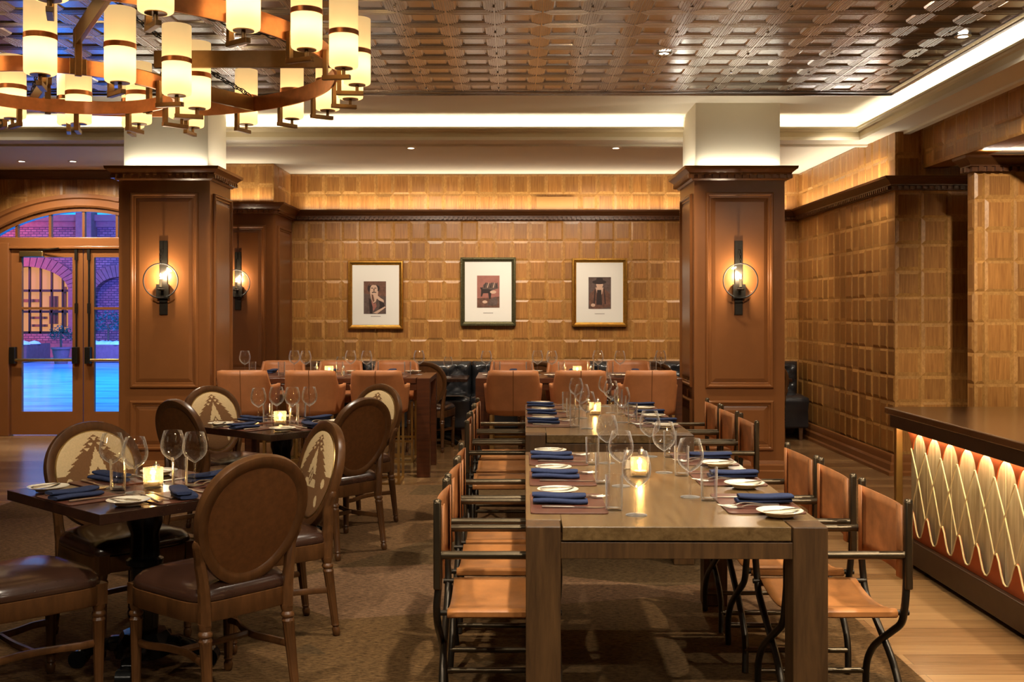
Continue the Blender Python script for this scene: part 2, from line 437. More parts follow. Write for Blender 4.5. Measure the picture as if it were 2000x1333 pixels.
# ------------------------------------------------------------------ mesh builder
class MB:
    def __init__(s):
        s.v = []; s.f = []; s.mi = []
        s.cur = 0

    def add(s, vs, fs):
        o = len(s.v)
        s.v.extend([tuple(p) for p in vs])
        for f in fs:
            s.f.append([i + o for i in f])
            s.mi.append(s.cur)

    def box(s, x0, y0, z0, x1, y1, z1):
        s.add([(x0, y0, z0), (x1, y0, z0), (x1, y1, z0), (x0, y1, z0), (x0, y0, z1), (x1, y0, z1), (x1, y1, z1), (x0, y1, z1)],
              [(0, 3, 2, 1), (4, 5, 6, 7), (0, 1, 5, 4), (1, 2, 6, 5), (2, 3, 7, 6), (3, 0, 4, 7)])

    def cbox(s, c, size, M=None):
        hx, hy, hz = size[0] / 2, size[1] / 2, size[2] / 2
        P = [(-hx, -hy, -hz), (hx, -hy, -hz), (hx, hy, -hz), (-hx, hy, -hz), (-hx, -hy, hz), (hx, -hy, hz), (hx, hy, hz), (-hx, hy, hz)]
        M = M or Matrix.Identity(3)
        s.add([Vector(c) + M @ Vector(p) for p in P],
              [(0, 3, 2, 1), (4, 5, 6, 7), (0, 1, 5, 4), (1, 2, 6, 5), (2, 3, 7, 6), (3, 0, 4, 7)])

    def grid(s, fn, nu, nv, cu=False, cv=False):
        """fn(i, j) -> point"""
        vs = [fn(i, j) for i in range(nu) for j in range(nv)]
        fs = []
        for i in range(nu if cu else nu - 1):
            for j in range(nv if cv else nv - 1):
                a = i * nv + j
                b = ((i + 1) % nu) * nv + j
                c = ((i + 1) % nu) * nv + (j + 1) % nv
                d = i * nv + (j + 1) % nv
                fs.append((a, b, c, d))
        s.add(vs, fs)

    def lathe(s, prof, n=24, c=(0, 0, 0), caps=True, flute=None):
        cx, cy_, cz = c
        def fn(i, j):
            a = 2 * PI * i / n
            r, z = prof[j]
            if flute and flute[0] <= z <= flute[1]:
                r = r * (1 - flute[2] * (0.5 + 0.5 * math.cos(flute[3] * a)))
            return (cx + r * math.cos(a), cy_ + r * math.sin(a), cz + z)
        s.grid(fn, n, len(prof), cu=True)
        if caps:
            for j, rev in ((0, True), (len(prof) - 1, False)):
                r, z = prof[j]
                if r > 1e-5:
                    ring = [fn(i, j) for i in range(n)]
                    s.add(ring, [tuple(range(n))[::-1] if rev else tuple(range(n))])

    def tube(s, pts, r, n=8, caps=True, closed=False, flat=None):
        pts = [Vector(p) for p in pts]
        m = len(pts)
        rs = r if isinstance(r, (list, tuple)) else [r] * m
        tang = []
        for i in range(m):
            a = pts[(i - 1) % m] if (closed or i > 0) else pts[i]
            b = pts[(i + 1) % m] if (closed or i < m - 1) else pts[i]
            tang.append((b - a).normalized())
        up = Vector((0, 0, 1))
        if abs(tang[0].dot(up)) > 0.9:
            up = Vector((1, 0, 0))
        nrm = (up - tang[0] * up.dot(tang[0])).normalized()
        rings = []
        for i in range(m):
            nrm = (nrm - tang[i] * nrm.dot(tang[i])).normalized()
            bi = tang[i].cross(nrm)
            ring = []
            for k in range(n):
                a = 2 * PI * (k + 0.5) / n
                ca, sa = math.cos(a), math.sin(a)
                if flat:
                    ca, sa = ca * flat[0], sa * flat[1]
                ring.append(pts[i] + (nrm * ca + bi * sa) * rs[i])
            rings.append(ring)
        s.grid(lambda i, j: rings[i][j], m, n, cu=closed, cv=True)
        if caps and not closed:
            s.add(rings[0], [tuple(range(n))])
            s.add(rings[-1], [tuple(range(n))[::-1]])

    def prism(s, poly, O, U, V, N, t):
        """polygon in the (U,V) plane at O, thickness t along N"""
        O, U, V, N = Vector(O), Vector(U), Vector(V), Vector(N)
        k = len(poly)
        a = [O + U * p[0] + V * p[1] for p in poly]
        b = [p + N * t for p in a]
        fs = [tuple(range(k))[::-1], tuple(range(k, 2 * k))]
        fs += [(i, (i + 1) % k, k + (i + 1) % k, k + i) for i in range(k)]
        s.add(a + b, fs)

    def frame(s, O, U, V, N, u0, v0, u1, v1, prof):
        """mitred moulding loop: prof = [(inset, height), ...]"""
        O, U, V, N = Vector(O), Vector(U), Vector(V), Vector(N)
        def fn(i, j):
            d, h = prof[j]
            c = ((u0 + d, v0 + d), (u1 - d, v0 + d), (u1 - d, v1 - d), (u0 + d, v1 - d))[i]
            return O + U * c[0] + V * c[1] + N * h
        s.grid(fn, 4, len(prof), cu=True)

    def sweep(s, path, prof, closed=False):
        """profile [(out, z)] swept along a 2-D path; out is to the right of travel"""
        n = len(path)
        P = [Vector(p) for p in path]
        offs = []
        for i in range(n):
            def nr(a, b):
                d = (b - a).normalized()
                return Vector((d.y, -d.x))
            if closed or 0 < i < n - 1:
                n1 = nr(P[(i - 1) % n], P[i])
                n2 = nr(P[i], P[(i + 1) % n])
                m = (n1 + n2)
                m = m / max(1e-6, m.dot(n1))
            elif i == 0:
                m = nr(P[0], P[1])
            else:
                m = nr(P[-2], P[-1])
            offs.append(m)
        s.grid(lambda i, j: (P[i].x + offs[i].x * prof[j][0], P[i].y + offs[i].y * prof[j][0], prof[j][1]), n, len(prof), cu=closed)
        if not closed:
            k = len(prof)
            for i in (0, n - 1):
                s.add([(P[i].x + offs[i].x * q[0], P[i].y + offs[i].y * q[0], q[1]) for q in prof], [tuple(range(k))])

    def dentils(s, path, o0, o1, z0, z1, w=0.03, gap=0.026, closed=False):
        P = [Vector(p) for p in path]
        n = len(P)
        for i in range(n if closed else n - 1):
            a, b = P[i], P[(i + 1) % n]
            d = (b - a)
            L = d.length
            d.normalize()
            nr = Vector((d.y, -d.x))
            k = max(1, int((L + 2 * (o1 if closed else 0)) / (w + gap)))
            t = -o1 if closed else 0.0
            step = (L + (2 * o1 if closed else 0)) / k
            for q in range(k):
                c = a + d * (t + (q + 0.5) * step) + nr * (o0 + o1) / 2
                M = Matrix(((d.x, nr.x, 0), (d.y, nr.y, 0), (0, 0, 1)))
                s.cbox((c.x, c.y, (z0 + z1) / 2), (w, o1 - o0, z1 - z0), M)

    def build(s, name, mat, parent=None, loc=(0, 0, 0), rotz=0.0, smooth=46, bevel=0.0, subsurf=0, solid=0.0):
        me = bpy.data.meshes.new(name)
        me.from_pydata(s.v, [], s.f)
        mats = mat if isinstance(mat, (list, tuple)) else [mat]
        for m in mats:
            me.materials.append(MATS[m])
        if len(mats) > 1:
            me.polygons.foreach_set('material_index', s.mi)
        if smooth:
            me.shade_smooth()
            me.set_sharp_from_angle(angle=R(smooth))
        me.update()
        o = bpy.data.objects.new(name, me)
        C.objects.link(o)
        o.location = loc
        o.rotation_euler = (0, 0, rotz)
        if parent:
            o.parent = parent
        if solid:
            md = o.modifiers.new('solid', 'SOLIDIFY')
            md.thickness = solid
            md.offset = 0
        if bevel:
            md = o.modifiers.new('bevel', 'BEVEL')
            md.width = bevel
            md.segments = 2
            md.limit_method = 'ANGLE'
            md.angle_limit = R(40)
        if subsurf:
            md = o.modifiers.new('sub', 'SUBSURF')
            md.levels = md.render_levels = subsurf
        return o

def tag(o, label=None, cat=None, group=None, kind=None):
    if label: o['label'] = label
    if cat: o['category'] = cat
    if group: o['group'] = group
    if kind: o['kind'] = kind
    return o

def thing(name, label, cat, loc=(0, 0, 0), rotz=0.0, group=None, kind=None):
    o = bpy.data.objects.new(name, None)
    o.empty_display_size = 0.1
    C.objects.link(o)
    o.location = loc
    o.rotation_euler = (0, 0, rotz)
    return tag(o, label, cat, group, kind)

def copy_tree(o, parent=None):
    c = o.copy()
    C.objects.link(c)
    c.parent = parent
    for ch in list(o.children):
        copy_tree(ch, c)
    return c

class Proto:
    """builds a thing once; later placements are copies with their own labels"""
    def __init__(s, fn):
        s.fn = fn
        s.root = None
    def place(s, loc, rotz, label, group=None):
        if s.root is None:
            o = s.root = s.fn()
        else:
            o = copy_tree(s.root)
        o.location = loc
        o.rotation_euler = (0, 0, rotz)
        o['label'] = label
        if group:
            o['group'] = group
        return o

def smooth_path(pts, n=8):
    """Catmull-Rom"""
    P = [Vector(p) for p in pts]
    P = [P[0] * 2 - P[1]] + P + [P[-1] * 2 - P[-2]]
    out = []
    for i in range(1, len(P) - 2):
        for k in range(n):
            t = k / n
            a, b, c, d = P[i - 1], P[i], P[i + 1], P[i + 2]
            out.append(0.5 * ((2 * b) + (c - a) * t + (2 * a - 5 * b + 4 * c - d) * t * t + (3 * b - a - 3 * c + d) * t ** 3))
    out.append(P[-2])
    return out
# ------------------------------------------------------------------ the room
def struct(name, mb, mat, parent=None, **kw):
    o = mb.build(name, mat, parent, **kw)
    if parent is None:
        o['kind'] = 'structure'
    return o

ZS, ZT = 3.156, 3.34          # soffit and tray ceiling heights

b = MB(); b.box(-8.5, -3.5, -0.12, 6.2, 12.9, 0.0); b.box(-3.5, 12.9, -0.12, 6.2, 13.4, 0.0)
struct('floor', b, 'floor_wood', smooth=0)

# inset carpet, one piece
b = MB(); b.box(-3.9, -3.0, 0.0, 1.66, 9.17, 0.007)
o = b.build('carpet', 'carpet', smooth=0, loc=(0, 0, 0.001))
tag(o, 'brown mottled carpet laid under the square and plank tables', 'carpet')

def tile_wall(mb, O, U, N, width, z0, z1, cw=0.207, ch=0.24, seed=1, zphase=0.0, uphase=0.0, hole=None):
    """parquet of raised wooden squares with bevelled borders, each tile at its own height"""
    rnd = random.Random(seed)
    O, U, N = Vector(O), Vector(U), Vector(N)
    V = Vector((0, 0, 1))
    def P(u, v, h):
        return O + U * u + V * v + N * h
    v = z0 - zphase
    row = 0
    while v < z1 - 0.01:
        u = -uphase
        while u < width - 0.01:
            a, bb = max(u, 0), min(u + cw, width)
            c, d = max(v, z0), min(v + ch, z1)
            lv = rnd.choice((0.002, 0.004, 0.007, 0.010))
            bw = rnd.choice((0.022, 0.028, 0.034))
            if bb - a > 0.02 and d - c > 0.02 and not (hole and hole((a + bb) / 2, (c + d) / 2)):
                w = min(bw, (bb - a) * 0.3, (d - c) * 0.3)
                q = [(a, c), (bb, c), (bb, d), (a, d)]
                r = [(a + w, c + w), (bb - w, c + w), (bb - w, d - w), (a + w, d - w)]
                mb.cur = 1
                for i in range(4):
                    j = (i + 1) % 4
                    mb.add([P(*q[i], 0.0), P(*q[j], 0.0), P(*r[j], lv), P(*r[i], lv)], [(0, 1, 2, 3)])
                mb.cur = 0
                mb.add([P(*r[i], lv) for i in range(4)], [(0, 1, 2, 3)])
            u += cw
        v += ch
        row += 1

def wall_slab(name, boxes, tiles):
    b = MB()
    for q in boxes:
        b.box(*q)
    for t in tiles:
        tile_wall(b, **t)
    return struct(name, b, ['wall_wood', 'wall_edge'], smooth=0)

X, Y, NX, NY = (1, 0, 0), (0, 1, 0), (-1, 0, 0), (0, -1, 0)
# back wall, with the shallow bump-out over the pilaster on its left
wall_slab('wall_back', [(-3.6, 13.075, 0, 3.6, 13.2, ZS), (-3.6, 12.145, 2.70, -2.695, 13.07, ZS)], [
    dict(O=(-2.69, 13.07, 0), U=X, N=NY, width=6.175, z0=0.0, z1=2.60, seed=3, zphase=0.06),
    dict(O=(-2.69, 13.07, 0), U=X, N=NY, width=6.175, z0=2.70, z1=ZS, seed=4, zphase=0.03),
    dict(O=(-3.6, 12.14, 0), U=X, N=NY, width=0.91, z0=2.70, z1=ZS, seed=5, zphase=0.03, uphase=0.1),
    dict(O=(-2.69, 12.14, 0), U=Y, N=X, width=0.93, z0=2.70, z1=ZS, seed=6, zphase=0.03)])
wall_slab('wall_right', [(3.49, 9.79, 0, 3.62, 13.2, ZS), (3.62, 9.79, 0, 6.2, 9.92, ZS)], [
    dict(O=(3.485, 13.07, 0), U=NY, N=NX, width=3.29, z0=0.0, z1=2.60, seed=7, zphase=0.06),
    dict(O=(3.485, 13.07, 0), U=NY, N=NX, width=3.29, z0=2.70, z1=ZS, seed=8, zphase=0.03),
    dict(O=(3.485, 9.785, 0), U=X, N=NY, width=2.7, z0=0.0, z1=2.60, cw=0.24, seed=9, zphase=0.06),
    dict(O=(3.485, 9.785, 0), U=X, N=NY, width=2.7, z0=2.70, z1=ZS, cw=0.24, seed=10, zphase=0.03)])
# pier on the right and the beam above it
wall_slab('wall_pier', [(3.755, 8.715, 0, 6.2, 8.85, 2.76)], [
    dict(O=(3.745, 8.71, 0), U=X, N=NY, width=2.45, z0=0, z1=2.62, cw=0.235, ch=0.25, seed=12, zphase=0.1, uphase=0.15),
    dict(O=(3.75, 8.85, 0), U=NY, N=NX, width=0.135, z0=0, z1=2.62, cw=0.235, ch=0.25, seed=14, zphase=0.1)])
wall_slab('wall_beam', [(3.745, -3.2, 2.79, 3.95, 9.78, ZS)], [
    dict(O=(3.74, 9.78, 0), U=NY, N=NX, width=13.0, z0=2.79, z1=ZS, cw=0.24, ch=0.26, seed=13, zphase=0.12)])
# plain walls that close the room behind and beside the camera
b = MB(); b.box(6.2, -3.5, 0, 6.3, 9.9, 3.4); b.box(-8.6, -3.6, 0, 6.3, -3.5, 3.4)
struct('wall_front', b, 'paint_brown', smooth=0)
b = MB(); b.box(-8.6, -3.5, 0, -8.5, 12.9, 3.4)
struct('wall_left', b, 'paint_brown', smooth=0)

# ---- wood crown with dentils along the walls
CROWN = [(0.0, 2.59), (0.03, 2.59), (0.03, 2.625), (0.05, 2.63), (0.05, 2.64), (0.085, 2.675), (0.115, 2.69), (0.12, 2.71), (0.0, 2.71)]
pathc = [(-2.675, 13.06), (3.475, 13.06), (3.475, 9.775), (6.2, 9.775)]
b = MB(); b.sweep(pathc, CROWN); b.dentils(pathc, 0.028, 0.056, 2.598, 2.626, 0.03, 0.026)
struct('trim_1', b, 'crown_wood', smooth=30)
pathp = [(3.74, 8.85), (3.74, 8.70), (6.2, 8.70)]
CRP = [(o_, z + 0.03) for o_, z in CROWN]
b = MB(); b.sweep(pathp, CRP)
b.dentils(pathp, 0.028, 0.06, 2.62, 2.658, 0.036, 0.03)
struct('trim_2', b, 'crown_wood', smooth=30)
# small crown over the doors
b = MB(); b.sweep([(-8.5, 12.79), (-3.5, 12.79)], [(0, 3.06), (0.02, 3.06), (0.05, 3.1), (0.1, 3.14), (0.1, ZS), (0, ZS)])
struct('trim_3', b, 'crown_wood', smooth=30)
# baseboard
BASE = [(0.0, 0.19), (0.02, 0.185), (0.03, 0.165), (0.03, 0.12), (0.045, 0.10), (0.045, 0.045), (0.06, 0.03), (0.06, 0.0), (0.0, 0.0)]
b = MB(); b.sweep([(-2.66, 13.05), (3.465, 13.05), (3.465, 9.765), (6.2, 9.765)], BASE)
struct('baseboard_right', b, 'paint_brown', smooth=30)

# ---- ceilings
b = MB()
T = 0.297
tx0, ty1 = 3.22, 9.06
rings = [(0, -.005), (.035, -.005), (.055, 0), (.10, 0), (.115, -.0035), (.145, -.0035), (.16, 0), (.20, 0), (.215, -.0035), (.245, -.0035), (.26, 0), (.30, 0), (.315, -.0035), (.345, -.0035), (.36, 0), (.42, 0), (.50, .009), (.53, .009), (.55, .006)]
zt = 3.325
for i in range(29):
    for j in range(42):
        cx, cyy = tx0 - 0.062 - (i + 0.5) * T, ty1 - 0.1 - (j + 0.5) * T
        h = T / 2
        vs_, fs_ = [], []
        for (q, dz) in rings:
            e = h * (1 - q)
            vs_ += [(cx - e, cyy - e, zt + dz), (cx + e, cyy - e, zt + dz), (cx + e, cyy + e, zt + dz), (cx - e, cyy + e, zt + dz)]
        for k in range(len(rings) - 1):
            for m in range(4):
                a = k * 4 + m
                c2 = k * 4 + (m + 1) % 4
                fs_.append((a, a + 4, c2 + 4, c2))
        k = (len(rings) - 1) * 4
        fs_.append((k, k + 3, k + 2, k + 1))
        b.add(vs_, fs_)
        if j % 2 == 0 and i % 2 == 0 and j < 14:
            b.lathe([(0.012, 0), (0.010, -0.006), (0.0, -0.009)], 6, (cx - h, cyy, zt - 0.006), caps=False)
for q in ((-5.6, ty1 - 0.1, tx0, ty1), (tx0 - 0.1, -3.4, tx0, ty1 - 0.1)):
    b.box(q[0], q[1], zt - 0.012, q[2], q[3], zt + 0.03)
b.tube([(-5.6, ty1 - 0.03, zt - 0.012), (tx0 - 0.03, ty1 - 0.03, zt - 0.012), (tx0 - 0.03, -3.3, zt - 0.012)], 0.014, 6)
struct('ceiling_metal', b, 'tin', smooth=0)
b = MB()
b.box(-8.5, ty1, ZT, 3.6, 10.56, ZT + 0.1); b.box(tx0, -3.5, ZT, 3.6, ty1, ZT + 0.1); b.box(-8.5, -3.5, ZT, -5.5, ty1, ZT + 0.1)
b.box(-5.5, -3.5, ZT + 0.06, tx0, ty1, ZT + 0.1)
# cove back and trough
b.box(-8.5, 10.50, 3.10, 3.62, 10.56, ZT); b.box(3.56, -3.5, 3.10, 3.62, 10.56, ZT)
b.box(-8.5, 10.24, 3.12, 3.56, 10.50, 3.15); b.box(3.31, -3.5, 3.12, 3.56, 10.24, 3.15)
# soffits
b.box(-8.5, 10.40, ZS, 3.56, 13.2, ZS + 0.03); b.box(3.50, -3.5, ZS, 4.0, 13.2, ZS + 0.03)
b.box(3.95, -3.5, 2.80, 6.3, 9.8, 2.85)
struct('ceiling', b, 'plaster', smooth=0)
b = MB()
b.sweep([(3.27, -3.5), (3.27, 10.2), (-8.5, 10.2)],
        [(0.04, 3.15), (0.04, 3.24), (0.0, 3.24), (0.0, 3.222), (0.012, 3.218), (0.02, 3.205), (0.05, 3.192), (0.06, 3.185), (0.10, 3.178), (0.13, 3.168), (0.15, 3.165), (0.17, 3.157), (0.24, 3.157)])
struct('trim_4', b, 'plaster_trim', smooth=30)

# ---- panelled columns
PANEL = [(0, 0), (0.0, 0.012), (0.010, 0.022), (0.022, 0.022), (0.032, 0.008), (0.044, 0.008), (0.05, 0.0)]
RAISE = [(0.05, 0.0), (0.062, 0.004), (0.085, 0.010)]
CAP = [(0.0, 2.645), (0.015, 2.645), (0.03, 2.66), (0.03, 2.69), (0.05, 2.695), (0.055, 2.71), (0.085, 2.735), (0.095, 2.74), (0.10, 2.765), (0.0, 2.765)]
PLINTH = [(0.0, 0.17), (0.012, 0.165), (0.02, 0.14), (0.035, 0.13), (0.035, 0.09), (0.05, 0.08), (0.05, 0.0), (0.0, 0.0)]

def panel_face(b, O, U, N, w, rects):
    V = (0, 0, 1)
    for (u0, v0, u1, v1) in rects:
        b.frame(O, U, V, N, u0, v0, u1, v1, PANEL + RAISE)
        O_, U_, N_ = Vector(O), Vector(U), Vector(N)
        e = 0.085
        b.add([O_ + U_ * p[0] + Vector(V) * p[1] + N_ * 0.010 for p in ((u0 + e, v0 + e), (u1 - e, v0 + e), (u1 - e, v1 - e), (u0 + e, v1 - e))], [(0, 1, 2, 3)])

def column(x0, x1, y0, y1):
    c = thing('column', None, None, kind='structure')
    rect = [(x0, y0), (x0, y1), (x1, y1), (x1, y0)]      # clockwise from above is outward on the right
    rect = rect[::-1]
    b = MB(); b.box(x0, y0, 0.0, x1, y1, 2.76)
    o = b.build('shaft', 'paint_brown', c, smooth=0)
    w = x1 - x0
    rr = [(0.10, 0.26, w - 0.10, 0.70), (0.10, 0.81, w - 0.10, 2.54)]
    faces_ = (('front', (x0, y0, 0), X, NY), ('right', (x1, y0, 0), Y, X), ('left', (x0, y1, 0), NY, NX))
    for nm, O, U, N in (faces_ if x0 > 0 else faces_[:2]):
        for q in rr:
            b = MB(); panel_face(b, O, U, N, w, [q]); b.build('panel', 'paint_brown', c, smooth=0)
    b = MB(); b.sweep(rect, CAP, closed=True); b.dentils(rect, 0.03, 0.06, 2.662, 2.694, 0.036, 0.028, closed=True)
    b.build('capital', 'paint_brown', c, smooth=30)
    b = MB(); b.sweep(rect, PLINTH, closed=True); b.build('plinth', 'paint_brown', c, smooth=30)
    b = MB(); b.box(x0 + 0.02 if x0 > 0 else x0 + 0.03, y0 + 0.045, 2.76, x1 - 0.03, y1 - 0.04, ZT)
    b.build('plaster_shaft', 'plaster', c, smooth=0)
    return c
column(1.610, 2.409, 9.5, 10.3)
column(-3.474, -2.669, 9.5, 10.19)
# pilaster against the back wall
c = thing('pilaster', None, None, kind='structure')
b = MB(); b.box(-3.6, 12.14, 0, -2.67, 13.06, 2.70); b.build('shaft', 'paint_dark', c, smooth=0)
for q in ((0.10, 0.25, 0.82, 0.70), (0.10, 0.80, 0.82, 2.46)):
    b = MB(); panel_face(b, (-3.6, 12.14, 0), X, NY, 0.93, [q]); b.build('panel', 'paint_dark', c, smooth=0)
    b = MB(); panel_face(b, (-2.67, 12.14, 0), Y, X, 0.93, [q]); b.build('panel', 'paint_dark', c, smooth=0)
b = MB(); pp = [(-3.6, 12.14), (-2.67, 12.14), (-2.67, 13.05)]
b.sweep(pp, CROWN); b.dentils(pp, 0.028, 0.056, 2.598, 2.626, 0.03, 0.026)
b.build('capital', 'paint_dark', c, smooth=30)

# ---- door wall, transom and double doors
DX = -5.12                       # centre line of the doors
YD = 12.8
wx0, wx1 = -7.16, -3.08          # outer width of the casing
Rin, zc = 2.03, 2.725 - 2.03     # arch circle
def arch(x, r):
    return zc + math.sqrt(max(0, r * r - (x - DX) ** 2))
HW = 1.28                        # half width of the opening
b = MB()
tile_wall(b, (-8.5, YD, 0), X, NY, 5.1, 0.0, ZS, 0.21, 0.24, 15, 0.03,
          hole=lambda u, v: abs(u - 8.5 - DX) < HW + 0.25 and v < arch(u - 8.5, Rin + 0.10))
b.box(-8.5, YD + 0.005, 0, DX - HW - 0.02, YD + 0.12, ZS)
b.box(DX + HW + 0.02, YD + 0.005, 0, -3.4, YD + 0.12, ZS)
N_ = 32
pl = [(-HW - 0.03, ZS)] + [(-HW - 0.03 + (2 * HW + 0.06) * i / N_, arch(DX - HW - 0.03 + (2 * HW + 0.06) * i / N_, Rin)) for i in range(N_ + 1)] + [(HW + 0.03, ZS)]
b.prism(pl, (DX, YD + 0.005, 0), X, (0, 0, 1), Y, 0.115)
struct('wall_door', b, ['wall_wood', 'wall_edge'], smooth=0)

w = thing('window_1', None, None, kind='structure')
def arch_ring(r0, r1, y0, y1, a):
    b = MB()
    def fn(i, j):
        t = -a + 2 * a * i / 40
        r, y = ((r0, y1), (r0, y0), (r0 + 0.02, y0 - 0.02), (r1 - 0.06, y0 - 0.02), (r1 - 0.045, y0 - 0.045), (r1, y0 - 0.045), (r1, y1))[j]
        return (DX + r * math.sin(t), y, zc + r * math.cos(t))
    b.grid(fn, 41, 7)
    return b
a_ = math.asin(HW / Rin)
arch_ring(Rin, Rin + 0.155, YD - 0.005, YD + 0.02, a_ * 1.03).build('arch_casing', 'paint_brown', w, smooth=30)
b = MB()
ah = math.asin(HW / Rin)
b.grid(lambda i, j: (DX + (Rin - (0, 0, 0.05, 0.05)[j]) * math.sin(-ah + 2 * ah * i / 40), (YD + 0.12, YD + 0.03, YD + 0.03, YD + 0.12)[j], zc + (Rin - (0, 0, 0.05, 0.05)[j]) * math.cos(-ah + 2 * ah * i / 40)), 41, 4)
b.build('arch_frame', 'paint_dark', w, smooth=30)
b = MB(); b.box(DX - HW, YD + 0.02, 2.25, DX + HW, YD + 0.12, 2.37); b.build('transom_bar', 'paint_brown', w, smooth=0, bevel=0.01)
for k in range(-3, 4):
    x = DX + k * 0.4
    if abs(x - DX) < HW - 0.02:
        b = MB(); b.box(x - 0.015, YD + 0.045, 2.37, x + 0.015, YD + 0.10, arch(x, Rin) - 0.04); b.build('mullion', 'paint_dark', w, smooth=0)
b = MB()
pl = [(DX - HW, 2.37)] + [(DX - HW + 2 * HW * i / 30, max(2.371, arch(DX - HW + 2 * HW * i / 30, Rin) - 0.03)) for i in range(31)] + [(DX + HW, 2.37)]
b.add([(p[0], YD + 0.075, p[1]) for p in pl], [tuple(range(len(pl)))])
b.build('pane', 'pane', w, smooth=0)

def leaf(side):
    d = thing('door_1' if side < 0 else 'door_2', None, None, kind='structure')
    hx = DX + side * 0.005                       # seam
    ox = DX + side * 0.86
    gx0, gx1 = DX + side * 0.13, DX + side * 0.735
    def bx(b, xa, xb, y0, y1, z0, z1):
        b.box(min(xa, xb), y0, z0, max(xa, xb), y1, z1)
    b = MB()
    y0, y1 = YD + 0.04, YD + 0.09
    bx(b, hx, gx0, y0, y1, 0.01, 2.245); bx(b, gx1, ox, y0, y1, 0.01, 2.245)
    bx(b, gx0, gx1, y0, y1, 0.01, 0.285); bx(b, gx0, gx1, y0, y1, 2.13, 2.245)
    b.build('door_frame', 'paint_brown', d, smooth=0)
    b = MB()
    bx(b, gx0, gx1, y0 + 0.005, y1 - 0.005, 1.505, 1.535)
    b.build('glazing_bar', 'paint_brown', d, smooth=0)
    b = MB(); b.add([(gx0, y0 + 0.03, 0.285), (gx1, y0 + 0.03, 0.285), (gx1, y0 + 0.03, 2.13), (gx0, y0 + 0.03, 2.13)], [(0, 1, 2, 3)])
    b.build('pane', 'pane', d, smooth=0)
    # exit hardware
    xa, xb = DX + side * 0.075, DX + side * 0.82
    b = MB(); b.tube([(xa, y0 - 0.055, 0.905), (xb, y0 - 0.055, 0.905)], 0.018, 10)
    pb = b.build('panic_bar', 'brass', d)
    for xx in (xa, xb):
        b = MB(); bx(b, xx - 0.035, xx + 0.035, y0 - 0.075, y0, 0.86, 1.06)
        b.build('latch_box', 'dark_bronze', d, smooth=0, bevel=0.008)
    b = MB(); b.tube([(xa, y0 - 0.02, 1.05), (xa, y0 - 0.02, 2.22)], 0.010, 8); b.cbox((xa, y0 - 0.02, 1.52), (0.03, 0.03, 0.12)); b.cbox((xa, y0 - 0.02, 2.16), (0.032, 0.035, 0.13))
    b.build('vertical_rod', 'dark_bronze', d)
    if side < 0:
        b = MB(); bx(b, DX - 0.74, DX - 0.46, y0 - 0.06, y0, 2.135, 2.20); b.build('door_closer', 'brass', d, smooth=0, bevel=0.006)
        b = MB(); b.tube([(DX - 0.52, y0 - 0.03, 2.21), (DX - 0.25, y0 - 0.10, 2.235)], 0.009, 6); b.build('closer_arm', 'bronze', d)
    return d
leaf(-1); leaf(1)
b = MB()
for sx in (-1, 1):
    xa, xb = DX + sx * 0.865, DX + sx * (HW + 0.12)
    b.box(min(xa, xb), YD - 0.02, 0, max(xa, xb), YD + 0.12, 2.30)
    xa, xb = DX + sx * (HW - 0.02), DX + sx * (HW + 0.10)
    b.box(min(xa, xb), YD - 0.045, 0, max(xa, xb), YD + 0.02, 2.30)
b.box(DX - HW, YD - 0.01, 2.23, DX + HW, YD + 0.13, 2.262)
struct('trim_5', b, 'paint_brown', smooth=0, bevel=0.006)

# ---- courtyard outside
b = MB(); b.box(-40, 12.92, -0.10, 30, 60, -0.02)
struct('terrace', b, 'wet_paving', smooth=0)
def outline_wall():
    b = MB()
    yF = 34.0
    k = yF / 2100.0
    def wx(px): return (px - 1000) * k
    # openings: lit arched window and a blind arch
    segs = [(-40, wx(-40)), (wx(135), wx(183)), (wx(290), 10)]
    for x0, x1 in segs:
        b.box(x0, yF, 0, x1, yF + 0.5, 4.3)
    for (xa, xb, zs, ri) in ((wx(-40), wx(135), 2.1, (wx(135) - wx(-40)) / 2), (wx(183), wx(290), 1.9, (wx(290) - wx(183)) / 2)):
        cx = (xa + xb) / 2
        n = 24
        rise = 0.55 if ri > 1 else 0.75
        pl = [(xa, 4.3), (xa, zs)] + [(cx - ri * math.cos(PI * i / n), zs + ri * rise * math.sin(PI * i / n)) for i in range(1, n)] + [(xb, zs), (xb, 4.3)]
        b.prism(pl, (0, yF, 0), X, (0, 0, 1), Y, 0.5)
        b.box(xa, yF + 0.02, 0, xb, yF + 0.5, 0.75)
        if zs < 2: b.box(xa, yF + 0.3, 0.7, xb, yF + 0.5, 3.6)
    return b, wx, yF
b, wx, yF = outline_wall()
f = thing('courtyard_building', 'brick courtyard building with arched windows seen through the glass doors', 'building', (0, yF, 0))
o = b.build('wall', 'red_brick', f, loc=(0, -yF, 0), smooth=0)
b = MB(); b.box(-40, yF - 0.25, 4.3, 10, yF + 0.4, 4.5); b.box(-40, yF - 0.12, 4.12, 10, yF, 4.3); b.box(-40, yF - 0.1, 0, 10, yF, 0.45)
b.box(wx(160), yF - 0.5, 3.4, wx(190), yF, 4.75); b.build('cornice', 'red_stone', f, loc=(0, -yF, 0), smooth=0)
